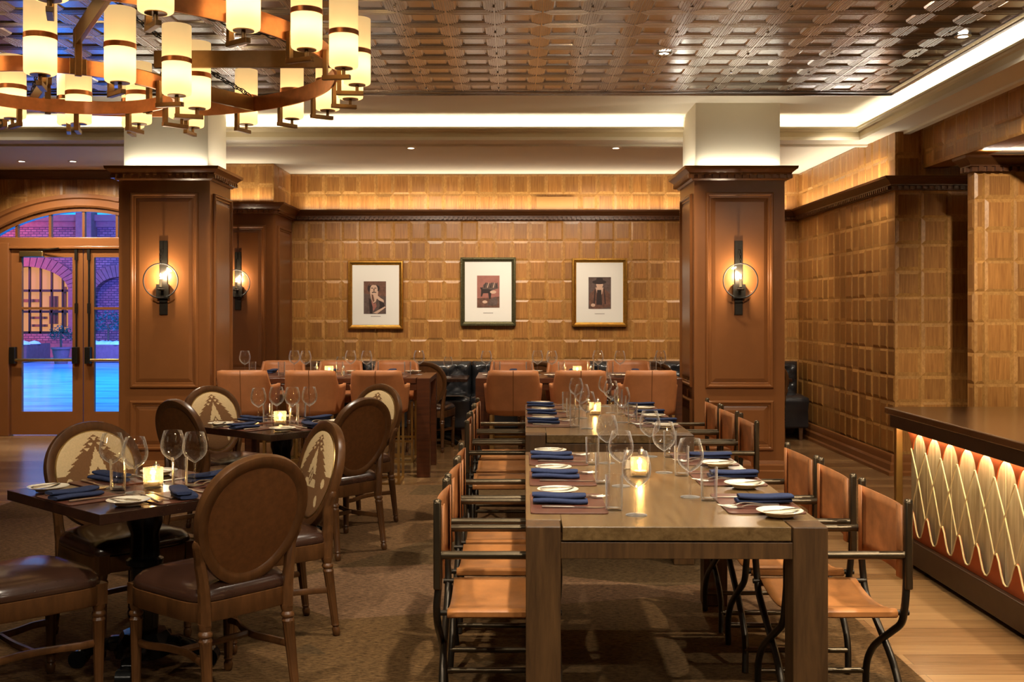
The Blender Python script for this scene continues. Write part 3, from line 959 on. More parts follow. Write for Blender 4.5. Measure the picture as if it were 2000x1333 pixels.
for (xa, xb, zs) in ((wx(-40), wx(135), 2.1), (wx(183), wx(290), 1.9)):
    b = MB(); cx, ri = (xa + xb) / 2, (xb - xa) / 2
    rise = 0.55 if ri > 1 else 0.75
    n = 24
    for i in range(n):
        def pt(t, r): return (cx - (ri + r) * math.cos(t), zs + (ri * rise + r) * math.sin(t))
        t0, t1 = PI * i / n + 0.008, PI * (i + 1) / n - 0.008
        b.prism([pt(t0, 0), pt(t1, 0), pt(t1, 0.38), pt(t0, 0.38)], (0, yF - 0.08, 0), X, (0, 0, 1), Y, 0.1)
    for xx in (xa - 0.38, xb):
        b.box(xx, yF - 0.08, 0.75, xx + 0.38, yF + 0.02, zs)
    b.build('stone_arch', 'red_stone', f, loc=(0, -yF, 0), smooth=0)
# lit window behind the first arch
b = MB(); xa, xb = wx(-40), wx(135)
b.box(xa, yF + 0.7, 0.7, xb, yF + 0.75, 3.6)
b.build('lit_interior', 'window_glow', f, loc=(0, -yF, 0), smooth=0)
b = MB()
for k in range(9):
    x = xa + (xb - xa) * k / 8
    b.box(x - 0.03, yF + 0.35, 0.75, x + 0.03, yF + 0.42, 3.3)
for z in (0.78, 1.45, 2.12):
    b.box(xa, yF + 0.35, z - 0.04, xb, yF + 0.42, z + 0.04)
b.build('window_bars', 'black_metal', f, loc=(0, -yF, 0), smooth=0)
b = MB()
for i, (px, z, ww, hh) in enumerate(((45, 1.8, .5, .1), (60, 1.25, .55, .08), (62, 1.0, .5, .08), (90, 1.5, .28, .9), (112, 1.6, .1, 1.3))):
    b.box(wx(px) - ww / 2, yF + 0.55, z - hh / 2, wx(px) + ww / 2, yF + 0.6, z + hh / 2)
b.build('shelf', 'paint_brown', f, loc=(0, -yF, 0), smooth=0)

# planter walls, shrubs, pot
b = MB(); b.box(-20, 31.0, 0, -14.0, 32.6, 0.50); b.box(-12.4, 31.0, 0, -4, 32.6, 0.50)
o = b.build('planter_wall', 'red_stone', smooth=0); tag(o, 'low red stone planter wall on the wet courtyard paving', 'planter wall')
b = MB(); rnd = random.Random(5)
for i in range(60):
    x = rnd.uniform(-15.9, -14.1) if i % 2 else rnd.uniform(-12.4, -11)
    b.lathe([(0, 0.10), (0.14, 0.06), (0.2, 0), ], 8, (x, rnd.uniform(31.1, 31.9), 0.50))
o = b.build('snow', 'snow'); tag(o, 'thin snow lying on the courtyard planter wall', 'snow', None, 'stuff')
def bush(name, label, c, r, n, seed):
    rnd = random.Random(seed); b = MB()
    for i in range(n):
        th, ph = rnd.uniform(0, 2 * PI), math.acos(rnd.uniform(-0.3, 1))
        q = Vector((math.cos(th) * math.sin(ph), math.sin(th) * math.sin(ph), math.cos(ph))) * r * rnd.uniform(0.55, 1)
        d = Vector((rnd.uniform(-1, 1), rnd.uniform(-1, 1), rnd.uniform(-.4, 1))).normalized()
        e = d.cross(Vector((0.3, 0.5, 0.8))).normalized()
        L = r * 0.22
        b.add([q, q + d * L * .5 + e * L * .25, q + d * L, q + d * L * .5 - e * L * .25], [(0, 1, 2, 3)])
    t = thing(name, label, 'shrub', c)
    b.build('foliage', 'shrub_leaf', t, smooth=0)
    b = MB(); b.tube([(0, 0, -r * 0.9), (0, 0, 0.1)], 0.03, 6); b.build('stem', 'paint_dark', t)
    return t
bush('potted_shrub', 'round dark shrub in a pot left of the door seam outside', (-12.75, 30.4, 0.74), 0.34, 420, 3)
bush('snowy_shrub', 'pale spiky shrub on the planter behind the right door', (-11.75, 31.3, 1.0), 0.48, 380, 8)
o = MB(); o.lathe([(0.17, 0), (0.24, 0.42), (0.27, 0.42), (0.27, 0.47), (0.22, 0.47)], 16)
tag(o.build('planter_pot', 'red_stone', loc=(-12.75, 30.4, -0.02)), 'tapered stone pot holding the round courtyard shrub', 'plant pot')
rnd = random.Random(11); b = MB()
def branch(p, d, L, r, lv):
    q = p + d * L
    b.tube([p, q], [r, r * 0.6], 5)
    if lv:
        for k in range(3):
            nd_ = (d + Vector((rnd.uniform(-.7, .7), rnd.uniform(-.5, .5), rnd.uniform(-.1, .5)))).normalized()
            branch(p + d * L * rnd.uniform(.5, 1), nd_, L * 0.62, r * 0.55, lv - 1)
branch(Vector((-14.6, 29.6, -0.02)), Vector((0, 0, 1)), 3.0, 0.05, 4)
o = b.build('bare_tree', 'paint_dark'); tag(o, 'slender bare winter tree standing in the courtyard', 'tree')
# ------------------------------------------------------------------ tables
CZ = 0.009     # top of the carpet

def plank_table(name, label, w, L, h, loc, rotz, top_mat, leg_mat, group):
    t = thing(name, label, 'table', loc, rotz, group)
    lw = 0.118
    tt = 0.047
    b = MB(); hw, hl = w / 2, L / 2
    n = 5
    pl = (w - 0.004) / n
    g = 0.006
    # one thick top, notched round the four leg heads
    b.box(-hw + lw + g, -hl, h - tt, hw - lw - g, hl, h)
    for sx in (-1, 1):
        xa, xb = sorted((sx * hw, sx * (hw - lw - g + 0.0005)))
        b.box(xa, -hl + lw + 0.003, h - tt, xb, hl - lw - 0.003, h)
    b.build('tabletop', top_mat, t, smooth=0, bevel=0.0025)
    for sx in (-1, 1):
        for sy in (-1, 1):
            b = MB()
            xa, xb = sorted((sx * hw, sx * (hw - lw)))
            ya, yb = sorted((sy * hl, sy * (hl - lw)))
            b.box(xa, ya, 0, xb, yb, h)
            b.build('leg', leg_mat, t, smooth=0, bevel=0.004)
    for sy in (-1, 1):
        b = MB(); ya, yb = sorted((sy * (hl - 0.004), sy * (hl - 0.045)))
        b.box(-hw + lw, ya, h - tt - 0.062, hw - lw, yb, h - tt - 0.006)
        b.build('apron', leg_mat, t, smooth=0, bevel=0.002)
    return t

YAW = R(-0.66)
T1 = (0.566, 4.575); T2 = (0.583, 7.31)
plank_table('plank_table', 'long rustic plank dining table nearest the camera, thick corner posts', 1.017, 1.91, 0.76, (T1[0], T1[1], CZ), YAW, 'table_wood', 'table_leg_wood', 'long plank tables')
plank_table('plank_table', 'long rustic plank dining table standing behind the nearest one', 0.985, 2.05, 0.76, (T2[0], T2[1], CZ), YAW, 'table_wood', 'table_leg_wood', 'long plank tables')
HLX, HRX, HY = -1.66, 0.599, 10.06
def counter_table(x, label):
    return plank_table('counter_height_table', label, 1.85, 0.90, 0.89, (x, HY, 0), 0, 'counter_wood', 'counter_wood', 'counter-height tables')
counter_table(HLX, 'dark red-brown counter-height table beside the left column')
counter_table(HRX, 'dark brown counter-height table beside the right column')

S1 = (-1.538, 4.505); S2 = (-1.504, 7.02)
A1 = math.atan2(0.74, 0.673); A2 = math.atan2(0.776, 0.631)
def square_table():
    t = thing('square_table', '', 'table', group='square pedestal tables')
    b = MB(); b.box(-0.4, -0.4, 0.70, 0.4, 0.4, 0.74); b.build('tabletop', 'dark_top', t, smooth=0, bevel=0.002)
    b = MB(); b.lathe([(0.05, 0.10), (0.055, 0.20), (0.058, 0.42), (0.075, 0.43), (0.075, 0.45), (0.06, 0.46), (0.058, 0.56), (0.072, 0.60), (0.072, 0.66), (0.16, 0.68), (0.16, 0.70)], 24)
    b.build('column', 'cast_iron', t)
    b = MB(); b.lathe([(0.0, 0.155), (0.09, 0.15), (0.12, 0.11), (0.13, 0.06), (0.09, 0.045), (0.0, 0.045)], 8, caps=False)
    b.build('hub', 'cast_iron', t, smooth=0)
    for k in range(4):
        a = PI / 4 + k * PI / 2
        d = Vector((math.cos(a), math.sin(a), 0))
        b = MB()
        b.tube(smooth_path([d * 0.06 + Vector((0, 0, .10)), d * 0.15 + Vector((0, 0, .095)), d * 0.21 + Vector((0, 0, .075)), d * 0.265 + Vector((0, 0, .045))]), [0.045] * 8 + [0.036] * 8 + [0.03] * 9, 8, flat=(0.7, 1.1))
        s = d.cross(Vector((0, 0, 1)))
        b.tube([d * 0.27 - s * 0.03 + Vector((0, 0, .038)), d * 0.27 + s * 0.03 + Vector((0, 0, .038))], 0.037, 14)
        b.tube([d * 0.225 - s * 0.025 + Vector((0, 0, .07)), d * 0.225 + s * 0.025 + Vector((0, 0, .07))], 0.022, 12)
        b.build('foot', 'cast_iron', t)
    return t
PS = Proto(square_table)
PS.place((S1[0], S1[1], CZ), A1, 'small square dark-topped pedestal table, nearer of the two on the left', 'square pedestal tables')
PS.place((S2[0], S2[1], CZ), A2, 'small square dark-topped pedestal table, farther of the two on the left', 'square pedestal tables')

# ------------------------------------------------------------------ director chairs (front is +x)
def director_chair():
    t = thing('director_chair', '', 'chair', group='leather director chairs')
    xb, xf, hw = -0.215, 0.205, 0.235
    for sy in (-1, 1):
        y = sy * hw
        b = MB(); b.cbox((xb - 0.004, y + sy * 0.006, 0.668), (0.027, 0.027, 0.31)); b.lathe([(0.0155, 0), (0.0155, 0.006), (0.0, 0.010)], 10, (xb - 0.004, y + sy * 0.006, 0.821))
        b.build('back_post', 'bronze', t, smooth=30, bevel=0.006)
        b = MB(); b.tube([(xb - 0.018, y, 0.632), (xf - 0.01, y, 0.632)], 0.0145, 10)
        b.build('armrest', 'bronze', t)
        for x, top in ((xb, 0.63), (xf, 0.635)):
            pts = [(x, y, top), (x, y, 0.53), (x, y * 1.0, 0.45), (x, y * 0.86, 0.385), (x, y * 0.45, 0.325), (x, 0, 0.265), (x, -y * 0.42, 0.20), (x, -y * 0.68, 0.12), (x, -y * 0.80, 0.004)]
            if x == xf:
                pts = [(x - 0.03, y, 0.634), (x - 0.006, y, 0.625), (x, y, 0.595)] + pts[1:]
            pts = [(px + (0.006 if sy > 0 else -0.006) * (1 if 0.05 < pz < 0.5 else 0), py, pz) for (px, py, pz) in pts]
            b = MB(); b.tube(smooth_path(pts, 5), 0.0135, 9)
            b.build('leg', 'dark_bronze', t)
        b = MB(); b.tube([(xb, sy * hw * 0.735, 0.092), (xf, sy * hw * 0.735, 0.092)], 0.011, 8); b.build('foot_rail', 'bronze', t)
        b = MB(); b.tube([(xb - 0.012, sy * (hw - 0.012), 0.427), (xf + 0.012, sy * (hw - 0.012), 0.427)], 0.010, 8); b.build('seat_rail', 'dark_bronze', t)
    # slung seat, wrapped over the side rails
    b = MB()
    def seat(i, j):
        x = -0.185 + 0.375 * i / 10
        prof = []
        w = hw - 0.012
        prof = [(-w + 0.004, 0.436), (-w - 0.012, 0.444), (-w - 0.0125, 0.458), (-w, 0.4655), (-w + 0.02, 0.463)] + \
               [((w - 0.02) * (-1 + 2 * k / 8), 0.463 - 0.030 * (1 - (-1 + 2 * k / 8) ** 2)) for k in range(1, 8)] + \
               [(w - 0.02, 0.463), (w, 0.4655), (w + 0.0125, 0.458), (w + 0.012, 0.444), (w - 0.004, 0.436)]
        return (x, prof[j][0], prof[j][1] - 0.027)
    b.grid(seat, 11, 17)
    b.build('seat', 'tan_leather', t, solid=0.004)
    b = MB()
    def back(i, j):
        u = -1 + 2 * i / 16
        z = 0.548 + 0.256 * j / 6
        x = xb + 0.012 - 0.030 * (1 - u * u)
        return (x, u * (hw - 0.004), z - (0.010 * (1 - u * u) if j == 6 else 0))
    b.grid(back, 17, 7)
    for sy in (-1, 1):
        b.grid(lambda i, j: ((xb + 0.012, xb + 0.016, xb + 0.017)[i], sy * (hw - (0.004, 0.012, 0.05)[i]), 0.548 + 0.256 * j), 3, 2)
    b.build('backrest', 'back_leather', t, solid=0.004)
    return t
PD = Proto(director_chair)
G = 'leather director chairs at the plank tables'
ORD = ('closest to the camera', 'middle of three', 'farthest of three')
for i, y in enumerate((4.0, 4.595, 5.14)):
    PD.place((-0.042 + 0.006 * i, y, CZ), 0.0 + R((0, -1, 1)[i]), 'tan leather director chair left of the nearest plank table, ' + ORD[i], G)
    PD.place((1.165, y, CZ), PI + R((0.5, -1, 1)[i]), 'tan leather director chair right of the nearest plank table, ' + ORD[i], G)
for i, y in enumerate((6.70, 7.29, 7.87)):
    PD.place((-0.056 + 0.006 * i, y, CZ), R((1, 0, -1)[i]), 'tan leather director chair left of the second plank table, ' + ORD[i], G)
    PD.place((1.25, y - 0.02, CZ), PI + R((-1, 1, 0)[i]), 'tan leather director chair right of the second plank table, ' + ORD[i], G)

# ------------------------------------------------------------------ oval-back chairs (front is +x)
def pat(u, v):
    """woven motif on the chair back: True where the cloth is brown"""
    # stepped outer edge of the big peak
    t = 0.93 - v
    if t < 0: return False
    w = 0.84 * t + 0.09 * ((t / 0.135) % 1.0) - 0.035
    ins = abs(u) < w
    if v < 0.02 and abs(u) > 0.70: ins = v < 0.10 - 0.1 * abs(u) or abs(u) > 0.8
    # small light triangles near the apex
    for (cx, cyy) in ((0, 0.76), (-0.10, 0.64), (0.10, 0.64), (-0.20, 0.52), (0.20, 0.52)):
        q = (v - cyy) / 0.085
        if 0 < q < 1 and abs(u - cx) < 0.07 * q: return False
    # light inner tent with toothed edge
    t2 = 0.66 - v
    if t2 > 0 and v > -0.30:
        wi = 0.40 * t2 - 0.03 * ((t2 / 0.16) % 1.0)
        if abs(u) < wi:
            dq = abs(u) / 0.15 + abs(v + 0.06) / 0.22
            if dq < 1: return (0.72 < dq) or abs(abs(u) - abs(v + 0.06) * 0.55) < 0.02
            return -0.12 < v < 0.0
    # teardrops in the lower corners
    if ((abs(u) - 0.72) / 0.08) ** 2 + ((v + 0.16) / 0.11) ** 2 < 1: return False
    if ((abs(u) - 0.52) / 0.07) ** 2 + ((v + 0.58) / 0.13) ** 2 < 1: return False
    return ins

def oval_chair():
    t = thing('oval_back_chair', '', 'chair', group='oval-back dining chairs')
    tilt = R(14)
    cx, cz = -0.265, 0.715
    A, B = 0.232, 0.25
    def bp(u, v, d):
        """point on the tilted back plane: u sideways, v up, d towards the front"""
        return (cx - v * math.sin(tilt) + d * math.cos(tilt), u, cz + v * math.cos(tilt) + d * math.sin(tilt))
    def oval(a, s):
        u, v = math.cos(a) * A * s, math.sin(a) * B * s
        return u * (1 + 0.13 * v / B), v
    b = MB()
    sec = [(1.0, -0.018), (1.02, 0.0), (1.0, 0.018), (0.93, 0.024), (0.85, 0.016), (0.81, 0.010), (0.81, -0.010), (0.85, -0.018), (0.93, -0.024)]
    def ring(i, j):
        s, d = sec[j]
        u, v = oval(2 * PI * i / 48, s)
        return bp(u, v, d)
    b.grid(ring, 48, len(sec), cu=True, cv=True)
    b.build('back_frame', 'chair_wood', t)
    # upholstered front pad with the woven pattern in its cloth
    b = MB(); n = 120
    def fp(i, j):
        u, v = -1 + 2 * i / n, -1 + 2 * j / n
        return u, v
    idx = {}
    for i in range(n + 1):
        for j in range(n + 1):
            u, v = fp(i, j)
            rr = u * u + v * v
            if rr <= 1.06:
                k = min(1.0, 1 / math.sqrt(max(rr, 1e-9)))
                uu, vv = u * k, v * k
                q = 0.012 + 0.022 * (1 - min(1, rr)) ** 0.5
                idx[(i, j)] = len(b.v)
                pu = uu * A * 0.83
                b.v.append(bp(pu * (1 + 0.13 * vv), vv * B * 0.83, q))
    for i in range(n):
        for j in range(n):
            ks = [(i, j), (i + 1, j), (i + 1, j + 1), (i, j + 1)]
            if all(k in idx for k in ks):
                u, v = fp(i + 0.5, j + 0.5)
                b.f.append([idx[k] for k in ks]); b.mi.append(1 if pat(u, v) else 0)
    b.build('front_pad', ['cream_fabric', 'brown_fabric'], t, smooth=80)
    b = MB()
    def piping(i):
        u, v = oval(2 * PI * i / 48, 0.825)
        return bp(u, v, 0.014)
    b.tube([piping(i) for i in range(48)], 0.004, 6, closed=True); b.build('piping', 'brass', t)
    b = MB()
    def bpad(i, j):
        r = j / 8
        u, v = oval(2 * PI * i / 48, 0.83 * r)
        return bp(u, v, -0.012 - 0.010 * (1 - r * r))
    b.grid(bpad, 48, 9, cu=True); b.build('back_panel', 'back_cloth', t)
    # legs
    turned = [(0.011, 0.0), (0.016, 0.006), (0.018, 0.03), (0.013, 0.042), (0.018, 0.05), (0.016, 0.056), (0.017, 0.06), (0.023, 0.29), (0.024, 0.30), (0.019, 0.31), (0.025, 0.318), (0.025, 0.326), (0.019, 0.335), (0.023, 0.35), (0.024, 0.362)]
    for sy in (-1, 1):
        b = MB(); b.lathe([(r * 1.05, z) for r, z in turned], 30, (0.205, sy * 0.205, 0), flute=(0.058, 0.295, 0.22, 10)); b.cbox((0.205, sy * 0.205, 0.40), (0.048, 0.048, 0.08))
        b.build('leg', 'chair_wood', t, smooth=40)
        b = MB(); m0 = len(b.v)
        b.lathe([(r * 1.05, z) for r, z in turned], 30, (0, 0, 0), flute=(0.058, 0.295, 0.22, 10))
        # splay the rear leg backwards towards the foot
        b.v = [(x - 0.235 - 0.045 * (1 - z / 0.36), y + sy * (0.178 + 0.012 * (1 - z / 0.36)), z) for x, y, z in b.v]
        p1 = bp(sy * 0.200, -0.125, 0); p2 = bp(sy * 0.222, -0.05, 0)
        b.tube(smooth_path([(-0.235, sy * 0.178, 0.355), (-0.236, sy * 0.180, 0.43), (-0.238, sy * 0.186, 0.50), p1, p2], 5), [0.030] * 5 + [0.028] * 5 + [0.026] * 5 + [0.022] * 5 + [0.012], 8, flat=(0.95, 0.8))
        b.build('leg', 'chair_wood', t, smooth=40)
        b = MB()
        b.tube(smooth_path([(0.205, sy * 0.20, 0.21), (0.13, sy * 0.20, 0.212), (0.04, sy * 0.165, 0.212), (-0.06, sy * 0.15, 0.212), (-0.16, sy * 0.165, 0.212), (-0.255, sy * 0.182, 0.21)], 5), 0.014, 6, flat=(1.1, 0.7))
        b.build('stretcher', 'chair_wood', t)
    b = MB(); b.tube(smooth_path([(-0.02, -0.155, 0.212), (-0.03, 0, 0.214), (-0.02, 0.155, 0.212)], 5), 0.013, 6); b.build('stretcher', 'chair_wood', t)
    # seat plan outline
    def plan(a):
        ca, sa = math.cos(a), math.sin(a)
        e = 0.34
        x = math.copysign(abs(ca) ** e, ca); y = math.copysign(abs(sa) ** e, sa)
        hw = 0.232 + 0.018 * x
        return (-0.012 + 0.235 * x + (0.018 * (1 - y * y) if x > 0 else 0), hw * y + 0.0 * x)
    b = MB()
    def rail(i, j):
        x, y = plan(2 * PI * i / 64)
        s, z = ((0.90, 0.362), (0.985, 0.362), (1.0, 0.368), (1.0, 0.432), (0.93, 0.436))[j]
        return (-0.012 + (x + 0.012) * s, y * s, z)
    b.grid(rail, 64, 5, cu=True); b.build('seat_rail', 'chair_wood', t)
    b = MB()
    def cush(i, j):
        x, y = plan(2 * PI * i / 64)
        s, z = ((0.95, 0.432), (0.985, 0.437), (0.995, 0.448), (0.965, 0.468), (0.88, 0.488), (0.7, 0.503), (0.45, 0.511), (0.2, 0.514), (0.0, 0.515))[j]
        return (-0.012 + (x + 0.012) * s, y * s, z)
    b.grid(cush, 64, 9, cu=True)
    b.build('seat_cushion', 'seat_leather', t)
    return t
PO = Proto(oval_chair)
GO = 'oval-back dining chairs'
def at_table(S, ang, r, label, dx=0.0, da=0.0):
    """ang: direction from the table centre to the chair; r: distance to the chair back"""
    d = Vector((math.cos(ang), math.sin(ang)))
    p = Vector(S) + d * (r - 0.27) + Vector((-d.y, d.x)) * dx
    PO.place((p.x, p.y, CZ), ang + PI + da, label, GO)
al = math.atan2(0.673, -0.74)     # back-left side of the near table
at_table(S1, al, 0.70, 'oval-back chair with woven peak motif facing the camera behind the near square table', -0.13)
at_table(S1, al + PI, 0.78, 'oval-back chair turned away, brown back filling the foreground right of the near square table')
at_table(S1, al - PI / 2, 0.86, 'oval-back chair seen half sideways, motif showing, right side of the near square table', 0.0, R(-16))
at_table(S1, al + PI / 2, 0.78, 'oval-back chair cut off by the left edge, shiny seat in the lower left corner')
al = math.atan2(0.631, -0.776)
at_table(S2, al, 0.75, 'oval-back chair with woven peak motif, far left of the far square table by the column')
at_table(S2, al + PI, 0.75, 'oval-back chair turned away, tall brown back right of the far square table')
at_table(S2, al - PI / 2, 0.85, 'oval-back chair with pale motif peeking over the brown chair at the far square table')
at_table(S2, al + PI / 2, 0.75, 'oval-back chair seen from behind on the near left of the far square table')

# ------------------------------------------------------------------ counter stools (front is +y)
def stool():
    t = thing('counter_stool', '', 'stool', group='leather counter stools')
    n = 36
    def shell(i, j):
        a = -118 + 236 * i / n              # plan angle round the seat, 0 is the back
        aa = abs(a)
        top = 0.985 if aa < 52 else 0.985 - 0.135 * min(1, (aa - 52) / 22) ** 0.8
        if aa > 40 and aa <= 52: top -= 0.012 * (aa - 40) / 12
        bot = 0.595 + 0.02 * min(1, aa / 118)
        k = j / 8
        z = bot + (top - bot) * k
        flare = 0.205 + 0.030 * ((z - 0.6) / 0.385)
        ca, sa = math.sin(R(a)), -math.cos(R(a))
        e = 0.62
        x = math.copysign(abs(ca) ** e, ca) * flare
        y = math.copysign(abs(sa) ** e, sa) * (0.205 + 0.045 * ((z - 0.6) / 0.385)) if sa < 0 else sa * 0.43
        if aa > 74: x *= 1.0 + 0.12 * min(1, (aa - 74) / 30)
        return (x, y, z)
    b = MB(); b.grid(shell, n + 1, 9); b.build('backrest', 'stool_leather', t, solid=0.028)
    b = MB()
    b.tube([(shell(n // 2, j)[0], shell(n // 2, j)[1] - 0.0145, shell(n // 2, j)[2]) for j in range(9)], 0.0025, 5)
    b.build('seam', 'paint_dark', t)
    b = MB(); b.box(-0.165, -0.14, 0.59, 0.165, 0.21, 0.67); b.build('seat_cushion', 'stool_leather', t, smooth=60, bevel=0.03)
    for sx in (-1, 1):
        for sy in (-1, 1):
            b = MB(); b.box(sx * 0.19 - 0.011, sy * 0.19 - 0.011, 0.0, sx * 0.19 + 0.011, sy * 0.19 + 0.011, 0.60); b.build('leg', 'brass', t, smooth=0)
        b = MB(); b.box(sx * 0.19 - 0.011, -0.18, 0.0, sx * 0.19 + 0.011, 0.18, 0.02); b.build('floor_rail', 'brass', t, smooth=0)
    for y, z in ((-0.19, 0.0), (0.19, 0.20), (0.19, 0.0), (-0.19, 0.20)):
        b = MB(); b.box(-0.18, y - 0.011, z, 0.18, y + 0.011, z + 0.022); b.build('foot_rail' if z else 'floor_rail', 'brass', t, smooth=0)
    return t
PST = Proto(stool)
GS = 'leather counter stools'
NAME3 = ('left', 'middle', 'right')
for tx, nm, xs in ((HLX, 'left', (-2.31, -1.727, -1.16)), (HRX, 'right', (0.01, 0.586, 1.19))):
    for i, x in enumerate(xs):
        PST.place((x, 9.39, 0), 0, 'cognac leather stool, back to camera, %s of three at the %s counter-height table' % (NAME3[i], nm), GS)
        PST.place((x - 0.01, 10.74, 0), PI, 'cognac leather counter stool behind the %s counter-height table, %s of three' % (nm, NAME3[i]), GS)

# ------------------------------------------------------------------ banquette along the back wall
bq = thing('banquette', 'long black tufted leather banquette along the back wall', 'banquette', (0, 12.6, 0))
secs = [-2.42 + 0.6467 * i for i in range(10)]
for i in range(9):
    x0, x1 = secs[i], secs[i + 1]
    w = x1 - x0
    b = MB()
    def bk(p, q):
        u, v = p / 24, q / 16
        x = x0 + 0.006 + (w - 0.012) * u
        z = 0.50 + 0.39 * v
        # diamond tufting
        su, sv = u * 2.0, v * 2.0
        d = abs(math.sin(PI * (su + sv) / 1.0)) * abs(math.sin(PI * (su - sv) / 1.0))
        edge = min(1, min(u, 1 - u) * 14) ** 0.5 * min(1, (1 - v) * 9) ** 0.5
        y = 0.20 - 0.075 * edge - 0.036 * (d ** 0.4) * edge
        return (x, y, z)
    b.grid(bk, 25, 17)
    b.box(x0 + 0.004, 0.21, 0.30, x1 - 0.004, 0.42, 0.885)
    bc = b.build('back_cushion', 'black_leather', bq, smooth=60)
    b = MB()
    for p_, q_ in ((6, 12), (18, 12), (12, 8), (6, 4), (18, 4)):
        c_ = bk(p_, q_)
        b.lathe([(0.0, 0.006), (0.012, 0.004), (0.014, 0.0)], 10, (0, 0, 0), caps=False)
        k = len(b.v) - 30
        for m in range(k, len(b.v)):
            x, y, z = b.v[m]
            b.v[m] = (c_[0] + x, c_[1] - 0.002 - z, c_[2] + y)
    b.build('button', 'black_leather', bc)
    b = MB()
    def st(p, q):
        u = p / 10
        pr = [(0.19, 0.50), (0.05, 0.525), (-0.15, 0.53), (-0.27, 0.52), (-0.325, 0.49), (-0.335, 0.44), (-0.30, 0.34), (-0.28, 0.22), (-0.28, 0.16)]
        y, z = pr[q]
        e = min(1, min(u, 1 - u) * 10) ** 0.5
        if 0 < q < 7: z -= 0.03 * (1 - e) if q < 4 else 0; y += 0.03 * (1 - e) if q > 2 else 0
        return (x0 + 0.004 + (w - 0.008) * u, y, z)
    b.grid(st, 11, 9)
    b.build('seat_cushion', 'black_leather', bq, smooth=60)
b = MB(); b.box(-2.42, -0.24, 0.14, 3.4, 0.40, 0.30); b.build('base', 'black_leather', bq, smooth=0)
for i in range(10):
    for dx in ((0.08, -0.08) if 0 < i < 9 else ((0.08,) if i == 0 else (-0.08,))):
        b = MB(); b.tube([(secs[i] + dx, -0.22, 0.145), (secs[i] + dx, -0.23, 0.0)], [0.034, 0.022], 4); b.build('leg', 'chair_wood', bq, smooth=0)

# small tables and oval chairs in front of the banquette
def bistro():
    t = thing('bistro_table', '', 'table', group='small tables at the banquette')
    b = MB(); b.box(-0.33, -0.33, 0.71, 0.33, 0.33, 0.745); b.build('tabletop', 'dark_top', t, smooth=0, bevel=0.002)
    b = MB(); b.lathe([(0.045, 0.06), (0.045, 0.6), (0.14, 0.69), (0.14, 0.71)], 16); b.build('column', 'cast_iron', t)
    for k in range(4):
        a = PI / 4 + k * PI / 2
        d = Vector((math.cos(a), math.sin(a), 0))
        b = MB(); b.tube([d * 0.02 + Vector((0, 0, .09)), d * 0.2 + Vector((0, 0, .07)), d * 0.3 + Vector((0, 0, .025))], [0.035, 0.03, 0.024], 8); b.build('foot', 'cast_iron', t)
    return t
PB = Proto(bistro)
BX = (-2.05, -0.84, 0.33, 1.52, 2.72)
wh = ('behind the left counter-height table', 'just right of the left counter-height table', 'behind the left part of the right counter-height table', 'behind the right end of the right counter-height table', 'past the right column')
for x, s in zip(BX, wh):
    PB.place((x + 0.02, 12.10, 0), 0, 'small dark pedestal table at the banquette, ' + s, 'small tables at the banquette')
    PO.place((x - 0.04, 11.6, 0), PI / 2 - R(8 if x == BX[1] else 0), 'oval-back chair facing the black banquette, ' + s, 'oval-back chairs at the banquette')
# ------------------------------------------------------------------ bar on the right
bar = thing('bar_counter', 'lit bar counter with laced snowshoe-style front on the right', 'bar counter', (2.31, 3.0, 0))
def bpart(name, mb, mat, parent=None, **kw):
    mb.v = [(x - 2.31, y - 3.0, z) for x, y, z in mb.v]
    return mb.build(name, mat, parent or bar, **kw)
b = MB(); b.box(2.25, 1.2, 0.875, 3.4, 6.50, 0.915); bpart('worktop', b, 'bar_top', smooth=0, bevel=0.006)
b = MB(); b.box(2.27, 1.2, 0.80, 3.38, 6.46, 0.875); bpart('apron', b, 'bar_metal', smooth=0, bevel=0.003)
b = MB(); b.box(2.31, 1.2, 0.03, 3.38, 6.43, 0.165); bpart('base', b, 'bar_metal', smooth=0, bevel=0.004)
b = MB(); b.box(2.36, 1.2, 0.0, 3.3, 6.38, 0.03); bpart('toe_kick', b, 'black_metal', smooth=0)
b = MB(); b.box(2.285, 6.395, 0.0, 2.325, 6.435, 0.80); b.box(2.285, 6.395, 0.03, 2.36, 6.44, 0.06); bpart('corner_post', b, 'brass', smooth=0, bevel=0.003)
rnd = random.Random(4)
b = MB(); y = 1.2
while y < 6.35:
    w = rnd.choice((0.09, 0.11, 0.14, 0.16))
    b.box(2.375 + rnd.uniform(-0.003, 0.003), y, 0.16, 2.42, min(6.40, y + w - 0.003), 0.80)
    y += w
bpart('board_backing', b, 'old_boards', smooth=0, bevel=0.002)
b = MB(); b.box(2.42, 1.2, 0.16, 3.36, 6.41, 0.80); bpart('carcass', b, 'bar_metal', smooth=0)
PIT = 0.2175
tops = [6.464 - 0.06 - PIT * i for i in range(25)]      # arch centres along the bar
def arch_edge(y, c):
    u = (y - c) / (PIT / 2)
    return 0.645 + 0.142 * math.sqrt(max(0, 1 - abs(u) ** 2.0))
def wave(y):
    u = ((y - tops[0]) / PIT) % 1.0
    d = abs(u - 0.5) * 2          # 0 at a peak between two arches, 1 at an arch centre
    return 0.185 + 0.135 * (0.5 + 0.5 * math.cos(PI * d)) ** 1.4
xs_ = [1.2 + (6.40 - 1.2) * i / 620 for i in range(621)]
def topedge(y):
    c = min(tops, key=lambda q: abs(q - y))
    return arch_edge(y, c)
b = MB()
b.grid(lambda i, j: (2.345 + (0.004 if j in (0, 3) else 0), xs_[i], (0.80, 0.80, topedge(xs_[i]), topedge(xs_[i]))[j]), 621, 4)
bpart('upper_leather', b, 'bar_leather', smooth=0, solid=0.004)
b = MB()
